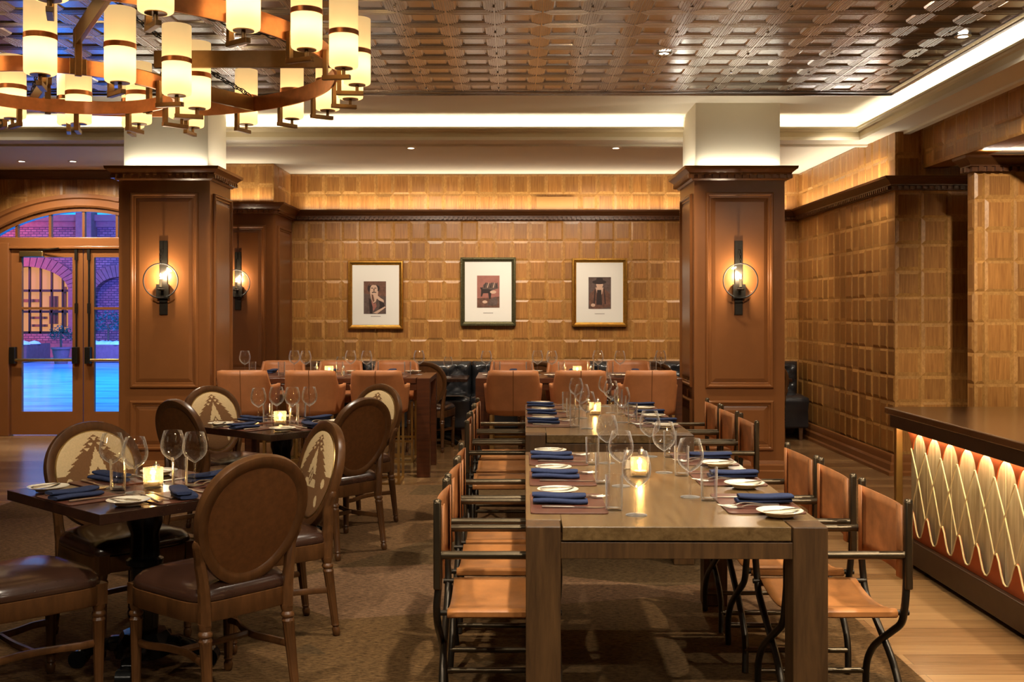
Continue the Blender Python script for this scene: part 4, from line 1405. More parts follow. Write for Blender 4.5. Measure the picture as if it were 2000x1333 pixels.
b.grid(lambda i, j: (2.345 + (0.004 if j in (0, 3) else 0), xs_[i], (0.165, 0.165, wave(xs_[i]), wave(xs_[i]))[j]), 621, 4)
bpart('lower_leather', b, 'bar_leather', smooth=0, solid=0.004)
b = MB(); b.tube([(2.343, yy, wave(yy) + 0.002) for yy in xs_[::3]], 0.0045, 6); bpart('edge_piping', b, 'cord')
for i in range(24):
    yv = tops[i] - PIT / 2
    for k in (-1, 1):
        b = MB()
        b.tube([(2.336, yv + 0.004 * k, 0.690), (2.336 - 0.005 * k, yv + k * PIT * 0.5, 0.502), (2.336, yv + k * PIT * 0.985, 0.314)], 0.0038, 6)
        if yv + k * PIT < 6.4 and yv > 1.6:
            bpart('lacing', b, 'cord')
b = MB(); b.box(2.314, 1.2, 0.793, 2.334, 6.39, 0.80); bpart('light_strip', b, 'strip_glow', smooth=0)
area('bar_light', (2.325, 3.8, 0.79), (0, -10, 0), 0.018, 5.0, 1.6, (1.0, 0.84, 0.56))
area('bar_light', (2.361, 3.8, 0.795), (0, -6, 0), 0.018, 5.0, 15, (1.0, 0.80, 0.48))

# ------------------------------------------------------------------ pictures on the back wall
def picture(label, cx, cz, mat, beads, build_print):
    t = thing('framed_picture', label, 'picture', (cx, 13.055, cz), 0, 'framed prints on the back wall')
    O, U, V, N = (0, 0, 0), (1, 0, 0), (0, 0, 1), (0, -1, 0)
    w, h = 0.335, 0.415
    b = MB(); b.frame(O, U, V, N, -w, -h, w, h, [(0, 0), (0, 0.03), (0.008, 0.042), (0.02, 0.044), (0.032, 0.034), (0.045, 0.028), (0.052, 0.018)])
    if beads:
        for i in range(52):
            for s in (-1, 1):
                z = -h + 2 * h * (i + 0.5) / 52
                b.cbox((s * (w - 0.012), -0.042, z), (0.022, 0.012, 0.009))
                if i < 42:
                    x = -w + 2 * w * (i + 0.5) / 42
                    b.cbox((x, -0.042, s * (h - 0.012)), (0.009, 0.012, 0.022))
    b.build('frame', mat, t, smooth=25)
    b = MB(); b.box(-w + 0.05, -0.014, -h + 0.05, w - 0.05, 0.0, h - 0.05); b.build('mat_board', 'mat_board', t, smooth=0)
    p = build_print(t)
    b = MB(); b.box(-0.06, -0.0155, -0.262, 0.06, -0.0145, -0.257); b.build('caption', 'sepia_grey', t, smooth=0)
    return t
def flat(pr, name, poly, mat, d, parent):
    b = MB(); b.prism(poly, (0, -0.0145 - d * 0.0008, 0), (1, 0, 0), (0, 0, 1), (0, -1, 0), 0.0007)
    return b.build(name, mat, parent, smooth=0)
def ell(cx, cz, a, b_, n=18, a0=0, a1=360):
    return [(cx + a * math.cos(R(a0 + (a1 - a0) * i / n)), cz + b_ * math.sin(R(a0 + (a1 - a0) * i / n))) for i in range(n if a1 - a0 == 360 else n + 1)]
def print_base(t, mat, x0, z0, x1, z1):
    return flat(None, 'print', [(x0, z0), (x1, z0), (x1, z1), (x0, z1)], mat, 0, t)
def bearded(t):
    x0, z0, x1, z1 = -0.145, -0.23, 0.125, 0.165
    p = print_base(t, 'sepia_grey', x0, z0, x1, z1)
    flat(p, 'backdrop', [(x0, 0.02), (x1, -0.02), (x1, z1), (x0, z1)], 'sepia_mid', 0.5, p)
    flat(p, 'coat', [(x0, z0), (x1, z0), (x1, -0.10), (0.08, -0.05), (0.03, -0.02), (-0.08, -0.02), (-0.12, -0.05), (x0, -0.09)], 'sepia_grey', 1, p)
    flat(p, 'hair', ell(-0.025, 0.082, 0.075, 0.07), 'sepia_dark', 1.5, p)
    flat(p, 'face', ell(-0.022, 0.066, 0.046, 0.062), 'sepia_light', 2, p)
    flat(p, 'hair_wave', [(-0.085, 0.11), (-0.06, 0.145), (-0.01, 0.155), (0.035, 0.14), (0.05, 0.10), (0.02, 0.118), (-0.03, 0.122)], 'sepia_mid', 3, p)
    for ex in (-0.042, -0.002):
        flat(p, 'eye', [(ex - 0.014, 0.078), (ex + 0.012, 0.078), (ex + 0.012, 0.086), (ex - 0.014, 0.088)], 'sepia_dark', 3, p)
    flat(p, 'nose', [(-0.024, 0.078), (-0.016, 0.078), (-0.010, 0.05), (-0.03, 0.05)], 'sepia_mid', 3, p)
    flat(p, 'beard', [(-0.072, 0.052), (-0.045, 0.036), (-0.02, 0.044), (0.005, 0.036), (0.03, 0.05), (0.026, -0.01), (0.0, -0.085), (-0.03, -0.10), (-0.058, -0.04)], 'sepia_light', 3, p)
    flat(p, 'beard_shade', [(-0.05, 0.01), (-0.03, 0.0), (-0.015, -0.07), (-0.03, -0.09), (-0.048, -0.04)], 'sepia_mid', 3.5, p)
    flat(p, 'moustache', [(-0.05, 0.03), (-0.02, 0.044), (0.012, 0.03), (0.0, 0.024), (-0.02, 0.03), (-0.04, 0.022)], 'sepia_dark', 4, p)
    flat(p, 'hand', [(-0.012, 0.012), (0.012, 0.006), (0.05, -0.03), (0.095, -0.06), (0.10, -0.09), (0.04, -0.065), (0.0, -0.03)], 'sepia_light', 4.5, p)
    flat(p, 'lapel', [(-0.085, -0.03), (-0.06, -0.06), (-0.035, -0.15), (-0.04, z0 + .002), (-0.07, z0 + .002), (-0.078, -0.13)], 'sepia_dark', 4, p)
    flat(p, 'shirt', [(-0.055, -0.06), (-0.02, -0.11), (0.0, -0.09), (0.012, -0.14), (-0.03, -0.20)], 'sepia_pink', 3.8, p)
    flat(p, 'sleeve', [(0.04, -0.07), (0.10, -0.10), (0.118, -0.16), (0.03, -0.205), (0.05, -0.13)], 'sepia_dark', 4, p)
    flat(p, 'cuff', [(-0.03, -0.218), (0.11, -0.14), (x1 - .002, -0.15), (0.02, -0.226)], 'sepia_light', 4.6, p)
    return p
def packhorse(t):
    x0, z0, x1, z1 = -0.135, -0.195, 0.138, 0.195
    p = print_base(t, 'sepia_pink', x0, z0, x1, z1)
    flat(p, 'ground', [(x0, z0), (x1, z0), (x1, -0.06), (0.0, -0.075), (x0, -0.08)], 'sepia_mid', 1, p)
    flat(p, 'animal', [(-0.10, 0.05), (-0.085, 0.02), (-0.09, -0.06), (-0.075, -0.06), (-0.06, -0.02), (0.0, -0.02), (0.01, -0.09), (0.03, -0.09), (0.04, -0.01), (0.06, 0.03), (-0.04, 0.05)], 'sepia_dark', 2, p)
    flat(p, 'pack', [(-0.07, 0.03), (-0.06, 0.08), (-0.03, 0.11), (0.02, 0.10), (0.06, 0.11), (0.11, 0.10), (0.125, 0.04), (0.06, 0.02), (0.0, 0.03)], 'sepia_grey', 3, p)
    for k in range(5):
        flat(p, 'roll', [(-0.05 + 0.035 * k, 0.05), (-0.03 + 0.035 * k, 0.11), (-0.024 + 0.035 * k, 0.11), (-0.04 + 0.035 * k, 0.045)], 'sepia_light' if k % 2 else 'sepia_dark', 4, p)
    flat(p, 'pan', ell(0.06, -0.005, 0.038, 0.02), 'sepia_light', 5, p)
    flat(p, 'brush', [(-0.02, -0.17), (0.02, -0.10), (0.09, -0.06), (0.12, -0.12), (0.10, -0.17)], 'sepia_grey', 3, p)
    flat(p, 'rock', ell(-0.04, -0.125, 0.03, 0.018), 'sepia_light', 4, p)
    return p
def hatted(t):
    x0, z0, x1, z1 = -0.135, -0.20, 0.138, 0.185
    p = print_base(t, 'sepia_grey', x0, z0, x1, z1)
    flat(p, 'coat', [(x0 + .01, -0.14), (-0.12, -0.02), (-0.05, 0.05), (0.05, 0.05), (0.12, -0.01), (0.13, -0.17), (0.0, z0), (-0.11, z0)], 'sepia_mid', 1, p)
    flat(p, 'beard', [(-0.05, 0.06), (0.045, 0.06), (0.03, -0.02), (0.0, -0.05), (-0.03, -0.02)], 'sepia_light', 3, p)
    flat(p, 'face', ell(0.0, 0.095, 0.042, 0.048), 'sepia_light', 2, p)
    flat(p, 'hat_brim', ell(-0.005, 0.125, 0.085, 0.026), 'sepia_dark', 3, p)
    flat(p, 'hat_crown', [(-0.05, 0.13), (-0.035, 0.175), (0.0, 0.182), (0.035, 0.172), (0.045, 0.13)], 'sepia_dark', 4, p)
    flat(p, 'vest', [(-0.03, 0.03), (0.02, 0.03), (0.03, -0.15), (-0.04, -0.15)], 'sepia_dark', 4, p)
    for s in (-1, 1):
        flat(p, 'strap', [(s * 0.05, 0.04), (s * 0.06, 0.04), (s * 0.075, -0.14), (s * 0.06, -0.14)], 'sepia_dark', 4, p)
    flat(p, 'hand', ell(-0.08, -0.155, 0.026, 0.02), 'sepia_light', 5, p)
    return p
kx = 13.05 / 2100
picture('gold-framed sepia print of a bearded man, hand at mouth, leftmost on the back wall', (734 - 1000) * kx, 1.5 + (606 - 576.5) * kx, 'gold_frame', False, bearded)
picture('dark green beaded frame with reddish print of a loaded pack animal, centre of back wall', (953.5 - 1000) * kx, 1.5 + (606 - 570) * kx, 'green_frame', True, packhorse)
picture('gold beaded frame with brown print of a man in a hat, nearest the right column', (1171 - 1000) * kx, 1.5 + (606 - 571.5) * kx, 'gold_frame', True, hatted)

b = MB(); b.box(-0.225, -0.004, -0.08, 0.225, 0.006, 0.08)
tag(b.build('cover_panel', 'tan_panel', loc=((1084 - 1000) * kx, 13.055, 1.5 + (606 - 397) * kx), smooth=0, bevel=0.002), 'plain tan cover panel set just above the wood crown on the back wall', 'panel')

# ------------------------------------------------------------------ wall sconces
def sconce():
    t = thing('wall_sconce', '', 'wall lamp', group='iron wall sconces')
    b = MB(); b.box(-0.036, -0.022, -0.30, 0.036, 0.0, 0.355); b.build('back_plate', 'dark_bronze', t, smooth=0, bevel=0.004)
    b = MB(); b.box(-0.055, -0.05, -0.155, 0.055, -0.02, -0.03); b.lathe([(0.03, 0), (0.034, 0.012), (0.012, 0.02), (0.012, 0.03)], 14, (0, -0.095, -0.085)); b.tube([(0, -0.04, -0.08), (0, -0.095, -0.08)], 0.012, 8)
    b.build('bracket', 'dark_bronze', t, smooth=30)
    b = MB(); b.tube([(0.152 * math.cos(2 * PI * i / 48), -0.095, 0.152 * math.sin(2 * PI * i / 48)) for i in range(48)], 0.0055, 6, closed=True); b.build('ring', 'black_metal', t)
    b = MB()
    for i in range(5):
        z = 0.165 + 0.022 * i
        b.tube([((0.009 * math.cos(a) if i % 2 else 0.0), -0.095 + (0 if i % 2 else 0.009 * math.cos(a)), z + 0.014 * math.sin(a)) for a in [2 * PI * k / 10 for k in range(10)]], 0.0028, 5, closed=True)
    b.tube([(0, -0.095, 0.27), (0, -0.02, 0.275)], 0.005, 6)
    b.build('chain', 'black_metal', t)
    b = MB(); b.grid(lambda i, j: (0.148 * math.sin(PI * j / 16) * math.cos(2 * PI * i / 32), -0.095 + 0.058 * math.cos(PI * j / 16), 0.148 * math.sin(PI * j / 16) * math.sin(2 * PI * i / 32)), 32, 17, cu=True)
    b.build('globe', 'globe_glass', t, smooth=80)
    b = MB(); b.lathe([(0.011, -0.065), (0.011, 0.018), (0.006, 0.02)], 12, (0, -0.095, 0)); b.build('candle_sleeve', 'candle_tube', t)
    b = MB(); b.lathe([(0.004, 0.018), (0.013, 0.032), (0.014, 0.042), (0.007, 0.06), (0.0, 0.075)], 12, (0, -0.095, 0), caps=False); bu = b.build('bulb', 'bulb_glass', t)
    b = MB(); b.lathe([(0.0, 0.036), (0.004, 0.04), (0.004, 0.05), (0.0, 0.054)], 8, (0, -0.095, 0), caps=False); b.build('filament', 'bulb_glow', bu)
    return t
PSC = Proto(sconce)
for x, y, z, lab, pw in ((-3.074, 9.5, 1.757, 'dark iron wall sconce with glass disc on the left column', 12), (1.999, 9.5, 1.757, 'dark iron wall sconce with glass disc on the right column', 12),
                     (-3.09, 12.14, 1.80, 'dark iron wall sconce half hidden on the pilaster behind the left column', 11)):
    PSC.place((x, y, z), 0, lab, 'iron wall sconces')
    point('sconce_light', (x, y - 0.095, z + 0.045), pw, (1.0, 0.82, 0.58), 0.009)

# ------------------------------------------------------------------ recessed downlights
def downlight():
    t = thing('recessed_light', '', 'ceiling light', group='recessed ceiling lights')
    b = MB(); b.lathe([(0.032, -0.001), (0.034, -0.006), (0.052, -0.005), (0.055, 0.0)], 24, caps=False); b.build('trim_ring', 'plaster', t)
    b = MB(); b.lathe([(0.0, -0.002), (0.033, -0.002)], 20, caps=False); b.build('lens', 'lens_glow', t)
    return t
PDL = Proto(downlight)
for x, y, z, lab in ((-1.03, 10.97, ZS, 'small round recessed light in the back soffit above the leftmost picture'), (1.06, 10.97, ZS, 'small round recessed light in the back soffit left of the right column'),
                     (-5.45, 11.95, ZS, 'small round recessed light over the doors, the left one'), (-4.88, 11.95, ZS, 'small round recessed light over the doors, the one nearer the column'),
                     (1.075, 7.6, 3.318, 'small round recessed light in the middle of the pressed metal ceiling'), (2.99, 7.13, 3.318, 'small round recessed light near the right edge of the pressed metal ceiling')):
    PDL.place((x, y, z), 0, lab, 'recessed ceiling lights')

# small metal outlet plates on the left face of the right column
for z, lab in ((0.885 - 0.02, 'small brass outlet plate on the right column, the upper one'), (0.72, 'small brass outlet plate on the right column, the lower one')):
    b = MB(); b.box(-0.006, -0.035, -0.055, 0, 0.035, 0.055)
    tag(b.build('outlet_plate', 'brass', loc=(1.610, 9.85, z), smooth=0, bevel=0.003), lab, 'outlet plate', 'outlet plates')

# ------------------------------------------------------------------ chandelier
CX, CYY = -2.27, 5.42
H0 = 1.5
ch = thing('chandelier', 'two-ring copper chandelier with glowing cylinder shades hanging at upper left', 'chandelier', (CX, CYY, 2.5))
def cp(name, mb, mat, parent=None, **kw):
    mb.v = [(x - CX, y - CYY, z - 2.5) for x, y, z in mb.v]
    return mb.build(name, mat, parent or ch, **kw)
RO, RI = 1.365, 0.54
ZO0, ZO1, ZI0, ZI1 = H0 + 1.22, H0 + 1.31, H0 + 1.085, H0 + 1.155
def band(r, z0, z1, n=96):
    b = MB()
    pr = [(r - 0.006, z0), (r + 0.006, z0), (r + 0.006, z1), (r - 0.006, z1)]
    b.grid(lambda i, j: (CX + pr[j][0] * math.cos(2 * PI * i / n), CYY + pr[j][0] * math.sin(2 * PI * i / n), pr[j][1]), n, 4, cu=True, cv=True)
    return b
cp('outer_ring', band(RO, ZO0, ZO1), 'copper', smooth=40)
cp('inner_ring', band(RI, ZI0, ZI1), 'copper', smooth=40)
def pol(r, a, z):
    return Vector((CX + r * math.cos(R(a)), CYY + r * math.sin(R(a)), z))
for k in range(6):
    a = 60 * k
    b = MB(); e = Vector((math.cos(R(a)), math.sin(R(a)), 0)); s = Vector((-e.y, e.x, 0))
    M = Matrix((e, s, (0, 0, 1))).transposed()
    c_ = pol((RO + 0.46) / 2, a, (ZO0 + ZO1) / 2)
    b.cbox(c_, (RO - 0.46 - 0.014, 0.022, ZO1 - ZO0 - 0.004), M)
    cp('spoke', b, 'antique_bronze', smooth=0, bevel=0.002)
    b = MB(); b.cbox(pol(RI + 0.016, a, (ZI0 + ZO0) / 2 + 0.035), (0.022, 0.03, ZO0 - ZI0 + 0.09), M); b.cbox(pol(RI + 0.010, a, (ZI0 + ZI1) / 2), (0.012, 0.075, ZI1 - ZI0 + 0.004), M)
    cp('post', b, 'antique_bronze', smooth=0, bevel=0.002)
    # chain from the outer ring up to the canopy
    b = MB(); p0, p1 = pol(RO - 0.03, a, ZO1 + 0.005), Vector((CX, CYY, 3.27)) + e * 0.06
    nl = 34
    for i in range(nl):
        t0 = (i + 0.5) / nl
        c0 = p0.lerp(p1, t0) - Vector((0, 0, 0.05 * math.sin(PI * t0)))
        d = (p1 - p0).normalized()
        u = d.cross(s).normalized() if i % 2 else s
        L, W = 0.030, 0.012
        b.tube([c0 + d * (L * math.cos(q)) + u * (W * math.sin(q)) for q in [2 * PI * m / 10 for m in range(10)]], 0.0032, 5, closed=True)
    cp('chain', b, 'black_metal')
b = MB(); b.lathe([(0.10, 0.0), (0.11, 0.02), (0.11, 0.06)], 24, (CX, CYY, 3.25)); b.tube([(CX, CYY, 3.10), (CX, CYY, 3.26)], 0.02, 10)
cp('canopy', b, 'antique_bronze')
def shade_unit(r, rb, a, zb, z0):
    e = Vector((math.cos(R(a)), math.sin(R(a)), 0)); s = Vector((-e.y, e.x, 0))
    M = Matrix((e, s, (0, 0, 1))).transposed()
    c0 = pol(r, a, zb)
    b = MB()
    b.lathe([(0.035, 0.0), (0.060, 0.0), (0.068, 0.006), (0.070, 0.016), (0.070, 0.10), (0.070, 0.20), (0.070, 0.338), (0.0695, 0.340), (0.067, 0.340)], 28, tuple(c0), caps=False)
    point('shade_bulb', (c0.x, c0.y, c0.z + 0.10), 0.75, (1.0, 0.74, 0.42), 0.02)
    sh = cp('shade', b, 'shade_glow', smooth=50)
    b = MB(); b.lathe([(0.0705, 0.155), (0.0725, 0.157), (0.0725, 0.178), (0.0705, 0.180)], 28, tuple(c0), caps=False); cp('band', b, 'copper', sh, smooth=30)
    b = MB(); b.lathe([(0.0, -0.004), (0.044, -0.004), (0.044, 0.002), (0.0, 0.002)], 24, tuple(c0), caps=False); b.tube([c0 + Vector((0, 0, -0.04)), c0], 0.009, 8); cp('base_disc', b, 'antique_bronze', sh, smooth=30)
    b = MB()
    b.cbox(pol(rb + 0.018, a, (zb - 0.05 + z0 + 0.04) / 2), (0.022, 0.026, z0 + 0.04 - zb + 0.05), M)
    b.cbox(pol((rb + r) / 2 + 0.018, a, zb - 0.045), (r - rb + 0.03, 0.026, 0.022), M)
    cp('bracket', b, 'antique_bronze', smooth=0, bevel=0.002)
for k in range(24):
    shade_unit(1.475, RO, 6.1 + 15 * k, H0 + 1.17, ZO0)
for k in range(12):
    shade_unit(0.655, RI, 15 + 30 * k, H0 + 1.05, ZI0)
# ------------------------------------------------------------------ tableware
def single(name, cat, group, fill, mat, **kw):
    def fn():
        b = MB(); fill(b)
        return tag(b.build(name, mat, **kw), None, cat, group)
    return Proto(fn)

def rounded(w, h, r, n=5):
    out = []
    for cx, cyy, a0 in ((w / 2 - r, h / 2 - r, 0), (-w / 2 + r, h / 2 - r, 90), (-w / 2 + r, -h / 2 + r, 180), (w / 2 - r, -h / 2 + r, 270)):
        for i in range(n + 1):
            a = R(a0 + 90 * i / n)
            out.append((cx + r * math.cos(a), cyy + r * math.sin(a)))
    return out
def mat_fill(w, d):
    def f(b): b.prism(rounded(d, w, 0.02), (0, 0, 0), (1, 0, 0), (0, 1, 0), (0, 0, 1), 0.004)
    return f
P_mat = single('placemat', 'placemat', 'leather placemats', mat_fill(0.41, 0.28), 'mat_leather', smooth=30, bevel=0.001)
P_mat2 = single('placemat', 'placemat', 'leather placemats', mat_fill(0.30, 0.245), 'mat_leather', smooth=30, bevel=0.001)
def plate():
    t = thing('bread_plate', '', 'plate', group='bread plates')
    b = MB(); b.lathe([(0.0, 0.006), (0.045, 0.006), (0.055, 0.008), (0.080, 0.017), (0.082, 0.0195), (0.079, 0.0185), (0.054, 0.0105), (0.044, 0.0085), (0.0, 0.0085)], 40, caps=False)
    b.lathe([(0.048, 0.0), (0.05, 0.007)], 32, caps=False)
    b.build('dish', 'china', t, smooth=50)
    return t
P_plate = Proto(plate)
def knife_fill(L):
    def f(b):
        k = L / 0.23
        b.tube([(-0.115 * k, 0, 0.004), (-0.10 * k, 0, 0.0042), (-0.02 * k, 0, 0.0036), (0.0, 0, 0.0032)], [0.006, 0.0078, 0.0060, 0.0045], 8, flat=(0.6, 1.3))
        pl = [(0, -0.006), (0.07 * k, -0.012), (0.10 * k, -0.009), (0.115 * k, 0.006), (0.06 * k, 0.007), (0, 0.006)]
        b.prism(pl, (0, 0, 0.0025), (1, 0, 0), (0, 1, 0), (0, 0, 1), 0.0014)
    return f
P_knife = single('table_knife', 'knife', 'table knives', knife_fill(0.235), 'steel', smooth=40)
P_bknife = single('butter_knife', 'knife', 'butter knives on the bread plates', knife_fill(0.15), 'steel', smooth=40)
def fork_fill(b):
    b.tube(smooth_path([(-0.115, 0, 0.002), (-0.06, 0, 0.004), (0.0, 0, 0.012), (0.03, 0, 0.012), (0.05, 0, 0.006)], 4), [0.0062] * 4 + [0.0052] * 4 + [0.0038] * 4 + [0.0038] * 4 + [0.0042], 8, flat=(0.6, 1.5))
    b.prism([(0.045, -0.0045), (0.06, -0.0105), (0.072, -0.0115), (0.072, 0.0115), (0.06, 0.0105), (0.045, 0.0045)], (0, 0, 0.0035), (1, 0, 0), (0, 1, 0), (0, 0, 1), 0.002)
    for k in range(4):
        y = -0.0095 + 0.00633 * k
        b.tube([(0.070, y, 0.0045), (0.095, y, 0.004), (0.118, y * 0.95, 0.009)], [0.0024, 0.0021, 0.0012], 5)
P_fork = single('fork', 'fork', 'dinner forks', fork_fill, 'steel', smooth=40)
def napkin_fill(b):
    def loft(x0, x1, yc, zc, w, h, ph):
        def fn(i, j):
            u = i / 14
            a = 2 * PI * j / 14
            ca, sa = math.cos(a), math.sin(a)
            e = 0.55
            yy = math.copysign(abs(ca) ** e, ca) * w / 2
            zz = math.copysign(abs(sa) ** e, sa) * h / 2
            pinch = 1 - 0.25 * (abs(2 * u - 1) ** 6)
            return (x0 + (x1 - x0) * u, yc + yy * pinch + 0.004 * math.sin(3.5 * u + ph), zc + zz * pinch + 0.0025 * math.sin(5 * u + ph))
        b.grid(fn, 15, 14, cv=True)
        for i in (0, 14):
            b.add([fn(i, j) for j in range(14)], [tuple(range(14)) if i else tuple(range(14))[::-1]])
    loft(-0.105, 0.100, -0.006, 0.0105, 0.088, 0.018, 0.3)
    loft(-0.108, 0.094, 0.012, 0.0265, 0.072, 0.016, 1.7)
P_nap = single('napkin', 'napkin', 'folded blue napkins', napkin_fill, 'napkin_blue', smooth=60)

def wine_glass():
    t = thing('wine_glass', '', 'wine glass', group='stemmed wine glasses')
    b = MB(); b.lathe([(0.004, 0.098), (0.012, 0.103), (0.030, 0.115), (0.044, 0.130), (0.051, 0.148), (0.0525, 0.165), (0.050, 0.185), (0.044, 0.207), (0.038, 0.228), (0.0372, 0.2285)], 28, caps=False); b.build('bowl', 'glass', t, smooth=80)
    b = MB(); b.lathe([(0.006, 0.004), (0.0038, 0.015), (0.0034, 0.05), (0.0036, 0.085), (0.0055, 0.099)], 10); b.build('stem', 'glass', t, smooth=80)
    b = MB(); b.lathe([(0.0, 0.0), (0.038, 0.0), (0.0385, 0.0015), (0.025, 0.0035), (0.006, 0.006), (0.0, 0.006)], 28, caps=False); b.build('foot', 'glass', t, smooth=50)
    return t
P_wine = Proto(wine_glass)
P_tum = single('water_tumbler', 'glass', 'straight water tumblers', lambda b: b.lathe([(0.0, 0.0), (0.029, 0.0), (0.0305, 0.002), (0.0335, 0.130), (0.0325, 0.1305), (0.0315, 0.128), (0.029, 0.016), (0.027, 0.013), (0.0, 0.013)], 26, caps=False), 'glass', smooth=60)
def votive():
    t = thing('votive_candle', '', 'candle', group='votive candles')
    b = MB(); b.lathe([(0.0, 0.0), (0.036, 0.0), (0.040, 0.004), (0.041, 0.085), (0.039, 0.086), (0.037, 0.08), (0.036, 0.012), (0.0, 0.010)], 40, caps=False, flute=(0.005, 0.075, 0.06, 12)); b.build('glass_cup', 'amber_glass', t, smooth=60)
    b = MB(); b.lathe([(0.0, 0.011), (0.030, 0.011), (0.031, 0.028), (0.0, 0.028)], 20, caps=False); b.build('wax', 'wax', t)
    b = MB(); b.lathe([(0.0, 0.028), (0.005, 0.034), (0.0075, 0.042), (0.004, 0.054), (0.0, 0.062)], 10, caps=False); b.build('flame', 'flame_glow', t)
    return t
P_vot = Proto(votive)
def shaker():
    t = thing('salt_shaker', '', 'shaker', group='salt and pepper shakers')
    b = MB(); b.lathe([(0.0, 0.0), (0.019, 0.0), (0.020, 0.005), (0.016, 0.06), (0.014, 0.066)], 12, caps=False); b.build('jar', 'glass', t, smooth=30)
    b = MB(); b.lathe([(0.0, 0.002), (0.016, 0.002), (0.014, 0.04), (0.0, 0.041)], 12, caps=False); b.build('salt', 'china', t)
    b = MB(); b.lathe([(0.0155, 0.064), (0.016, 0.078), (0.010, 0.087), (0.004, 0.089), (0.005, 0.096), (0.0, 0.098)], 14, caps=False); b.build('cap', 'steel', t)
    return t
P_shk = Proto(shaker)

def setting(x, y, z, ang, where, small=False, off=0.2, full=True, jit=0.0):
    """one place setting: +x towards the middle of the table, +y to the diner's left"""
    c, s = math.cos(ang), math.sin(ang)
    def W(u, v, dz=0): return (x + c * u - s * v, y + s * u + c * v, z + dz)
    (P_mat2 if small else P_mat).place(W(0, 0, 0.0005), ang, 'brown leather placemat, ' + where, 'leather placemats')
    P_nap.place(W(-0.025, 0.0, 0.005), ang + jit, 'folded navy blue napkin, ' + where, 'folded blue napkins')
    P_plate.place(W(-0.03, off, 0.005), ang, 'small round white bread plate, ' + where, 'bread plates')
    P_bknife.place(W(-0.03, off + 0.015, 0.0225), ang + R(20), 'butter knife on the bread plate, ' + where, 'butter knives on the bread plates')
    if full:
        P_knife.place(W(0.02, -0.105 if not small else -0.095, 0.005), ang + R(-2), 'steel table knife beside the napkin, ' + where, 'table knives')
        P_fork.place(W(0.045, 0.085, 0.008), ang + R(9), 'steel fork next to the napkin, ' + where, 'dinner forks')
        P_fork.place(W(0.025, 0.122 if not small else 0.128, 0.006), ang + R(-3), 'steel fork next to the bread plate, ' + where, 'dinner forks')

def glassware(lst, z, phr):
    for (kind, x, y, w) in lst:
        if kind == 'w': P_wine.place((x, y, z), 0, 'clear stemmed wine glass, %s' % (w + ' ' + phr), 'stemmed wine glasses')
        elif kind == 't': P_tum.place((x, y, z), 0, 'straight clear water tumbler, %s' % (w + ' ' + phr), 'straight water tumblers')
        elif kind == 'v':
            P_vot.place((x, y, z), 0, 'lit votive candle in ribbed glass, %s' % (w + ' ' + phr), 'votive candles')
            point('candle_light', (x, y, z + 0.065), 0.8, (1.0, 0.62, 0.28), 0.012)
        elif kind == 's': P_shk.place((x, y, z), 0, 'glass shaker, steel cap, %s' % (w + ' ' + phr), 'salt and pepper shakers')

F3 = ('nearest', 'middle', 'farthest')
for (T, y0s, offs, xl, xr, zt_, phr) in (
        (T1, (4.05, 4.66, 5.25), 0.2, 0.215, 0.925, 0.769, 'of the nearest plank table'),
        (T2, (6.9, 7.5, 8.08), 0.19, 0.235, 0.925, 0.769, 'of the second plank table')):
    for i, y in enumerate(y0s):
        sh = (y - T[1]) * 0.0115
        setting(xl + sh, y, zt_, YAW, F3[i] + ' left seat ' + phr, off=offs)
        setting(xr + sh, y + 0.0, zt_, PI + YAW, F3[i] + ' right seat ' + phr, off=offs + 0.05)
    dy = 0 if T is T1 else T2[1] - T1[1] + 0.06
    sx = 0.0 if T is T1 else 0.02
    g = [('w', .443, 3.83, 'left row, nearest'), ('w', .452, 4.46, 'left row, middle'), ('w', .453, 5.13, 'left row, farthest'),
         ('w', .696, 4.2, 'right row, nearest'), ('w', .683, 4.83, 'right row, middle'), ('w', .687, 5.36, 'right row, farthest'),
         ('t', .372, 3.92, 'left row, nearest'), ('t', .381, 4.52, 'left row, middle'), ('t', .38, 5.08, 'left row, farthest'),
         ('t', .755, 4.12, 'right row, nearest'), ('t', .748, 4.74, 'right row, middle'), ('t', .785, 5.34, 'right row, farthest'),
         ('v', .56, 4.71, 'in the middle'), ('s', .53, 4.95, 'behind the candle to the left'), ('s', .60, 4.98, 'behind the candle to the right')]
    glassware([(k, x + sx, y + dy, w) for k, x, y, w in g], zt_, phr)

# square tables: four settings each
for S, a0, phr in ((S1, math.atan2(-0.74, -0.673), 'side of the near square table'), (S2, math.atan2(-0.776, -0.631), 'side of the far square table')):
    for k, nm in enumerate(('front left', 'front right', 'back right', 'back left')):
        a = a0 + PI / 2 * k
        d = Vector((math.cos(a), math.sin(a)))
        setting(S[0] + d.x * 0.272, S[1] + d.y * 0.272, 0.749, a + PI, nm + ' ' + phr, True, 0.235, jit=R((8, -20, 5, 12)[k]))
g = [('w', -1.696, 4.56, 'leftmost of the group in the middle'), ('w', -1.55, 4.42, 'second from the left in the middle'), ('w', -1.47, 4.66, 'third from the left in the middle'), ('w', -1.357, 4.60, 'rightmost of the group in the middle'),
     ('t', -1.64, 4.475, 'left of the candle in the middle'), ('t', -1.40, 4.53, 'right of the candle in the middle'), ('v', -1.515, 4.54, 'in the middle'), ('s', -1.535, 4.64, 'behind the candle')]
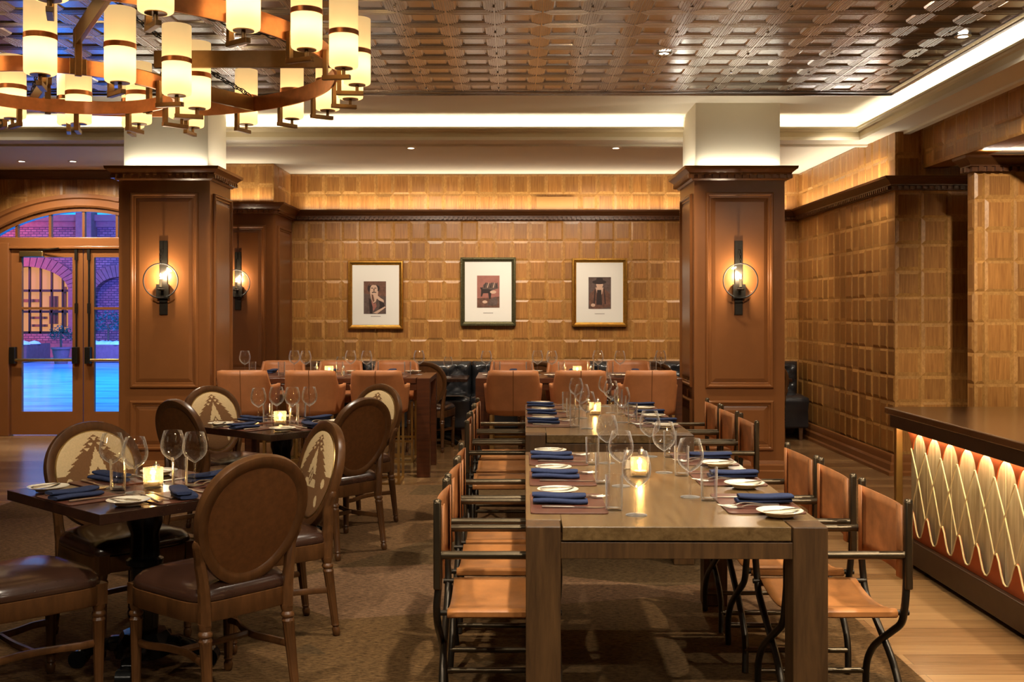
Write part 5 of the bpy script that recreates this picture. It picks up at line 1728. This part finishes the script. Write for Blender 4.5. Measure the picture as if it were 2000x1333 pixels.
glassware(g, 0.749, 'of the near square table')
g = [('w', -1.698, 7.20, 'leftmost of the group in the middle'), ('w', -1.375, 7.30, 'rightmost of the group in the middle'), ('w', -1.60, 7.31, 'behind the candle, left one,'), ('w', -1.485, 7.27, 'behind the candle, right one,'),
     ('t', -1.62, 7.13, 'left of the candle in the middle'), ('t', -1.41, 7.19, 'right of the candle, front one,'), ('t', -1.44, 7.10, 'just right of the candle'), ('v', -1.523, 7.06, 'in the middle')]
glassware(g, 0.749, 'of the far square table')

# counter-height tables: settings on both sides, glasses in the middle
for (tx, xs, nm) in ((HLX, (-2.31, -1.727, -1.16), 'left'), (HRX, (0.01, 0.586, 1.19), 'right')):
    for i, x in enumerate(xs):
        setting(x, 9.80, 0.89, PI / 2, '%s seat, near side of the %s counter-height table' % (NAME3[i], nm), full=False, off=0.215 if i else 0.2)
        setting(x - 0.01, 10.34, 0.89, -PI / 2, '%s seat, far side of the %s counter-height table' % (NAME3[i], nm), full=False, off=0.215)
ords = ('leftmost', 'second from left', 'third from left', 'third from right', 'second from right', 'rightmost')
for xs, ts, nm, vx in (((-2.50, -2.05, -1.93, -1.52, -1.36, -0.876), (-2.41, -2.14, -1.84, -1.60, -1.27, -0.97), 'left', -1.71), ((-0.24, 0.24, 0.373, 0.81, 1.01, 1.40), (-0.14, 0.16, 0.46, 0.73, 0.91, 1.31), 'right', 0.61)):
    phr = 'of the %s counter-height table' % nm
    glassware([('w', x, 10.08 + (0.05 if i % 2 else -0.02), ords[i]) for i, x in enumerate(xs)], 0.89, phr)
    glassware([('t', x, 9.985, ords[i]) for i, x in enumerate(ts)], 0.89, phr)
    glassware([('v', vx, 10.05, 'in the middle'), ('s', vx - 0.12, 10.06, 'left of the candle in the middle'), ('s', vx + 0.13, 10.07, 'right of the candle in the middle')], 0.89, phr)
# a glass on each banquette table
for x, s in zip(BX, wh):
    P_wine.place((x + 0.12, 12.1, 0.745), 0, 'wine glass on the small banquette table ' + s, 'stemmed wine glasses')
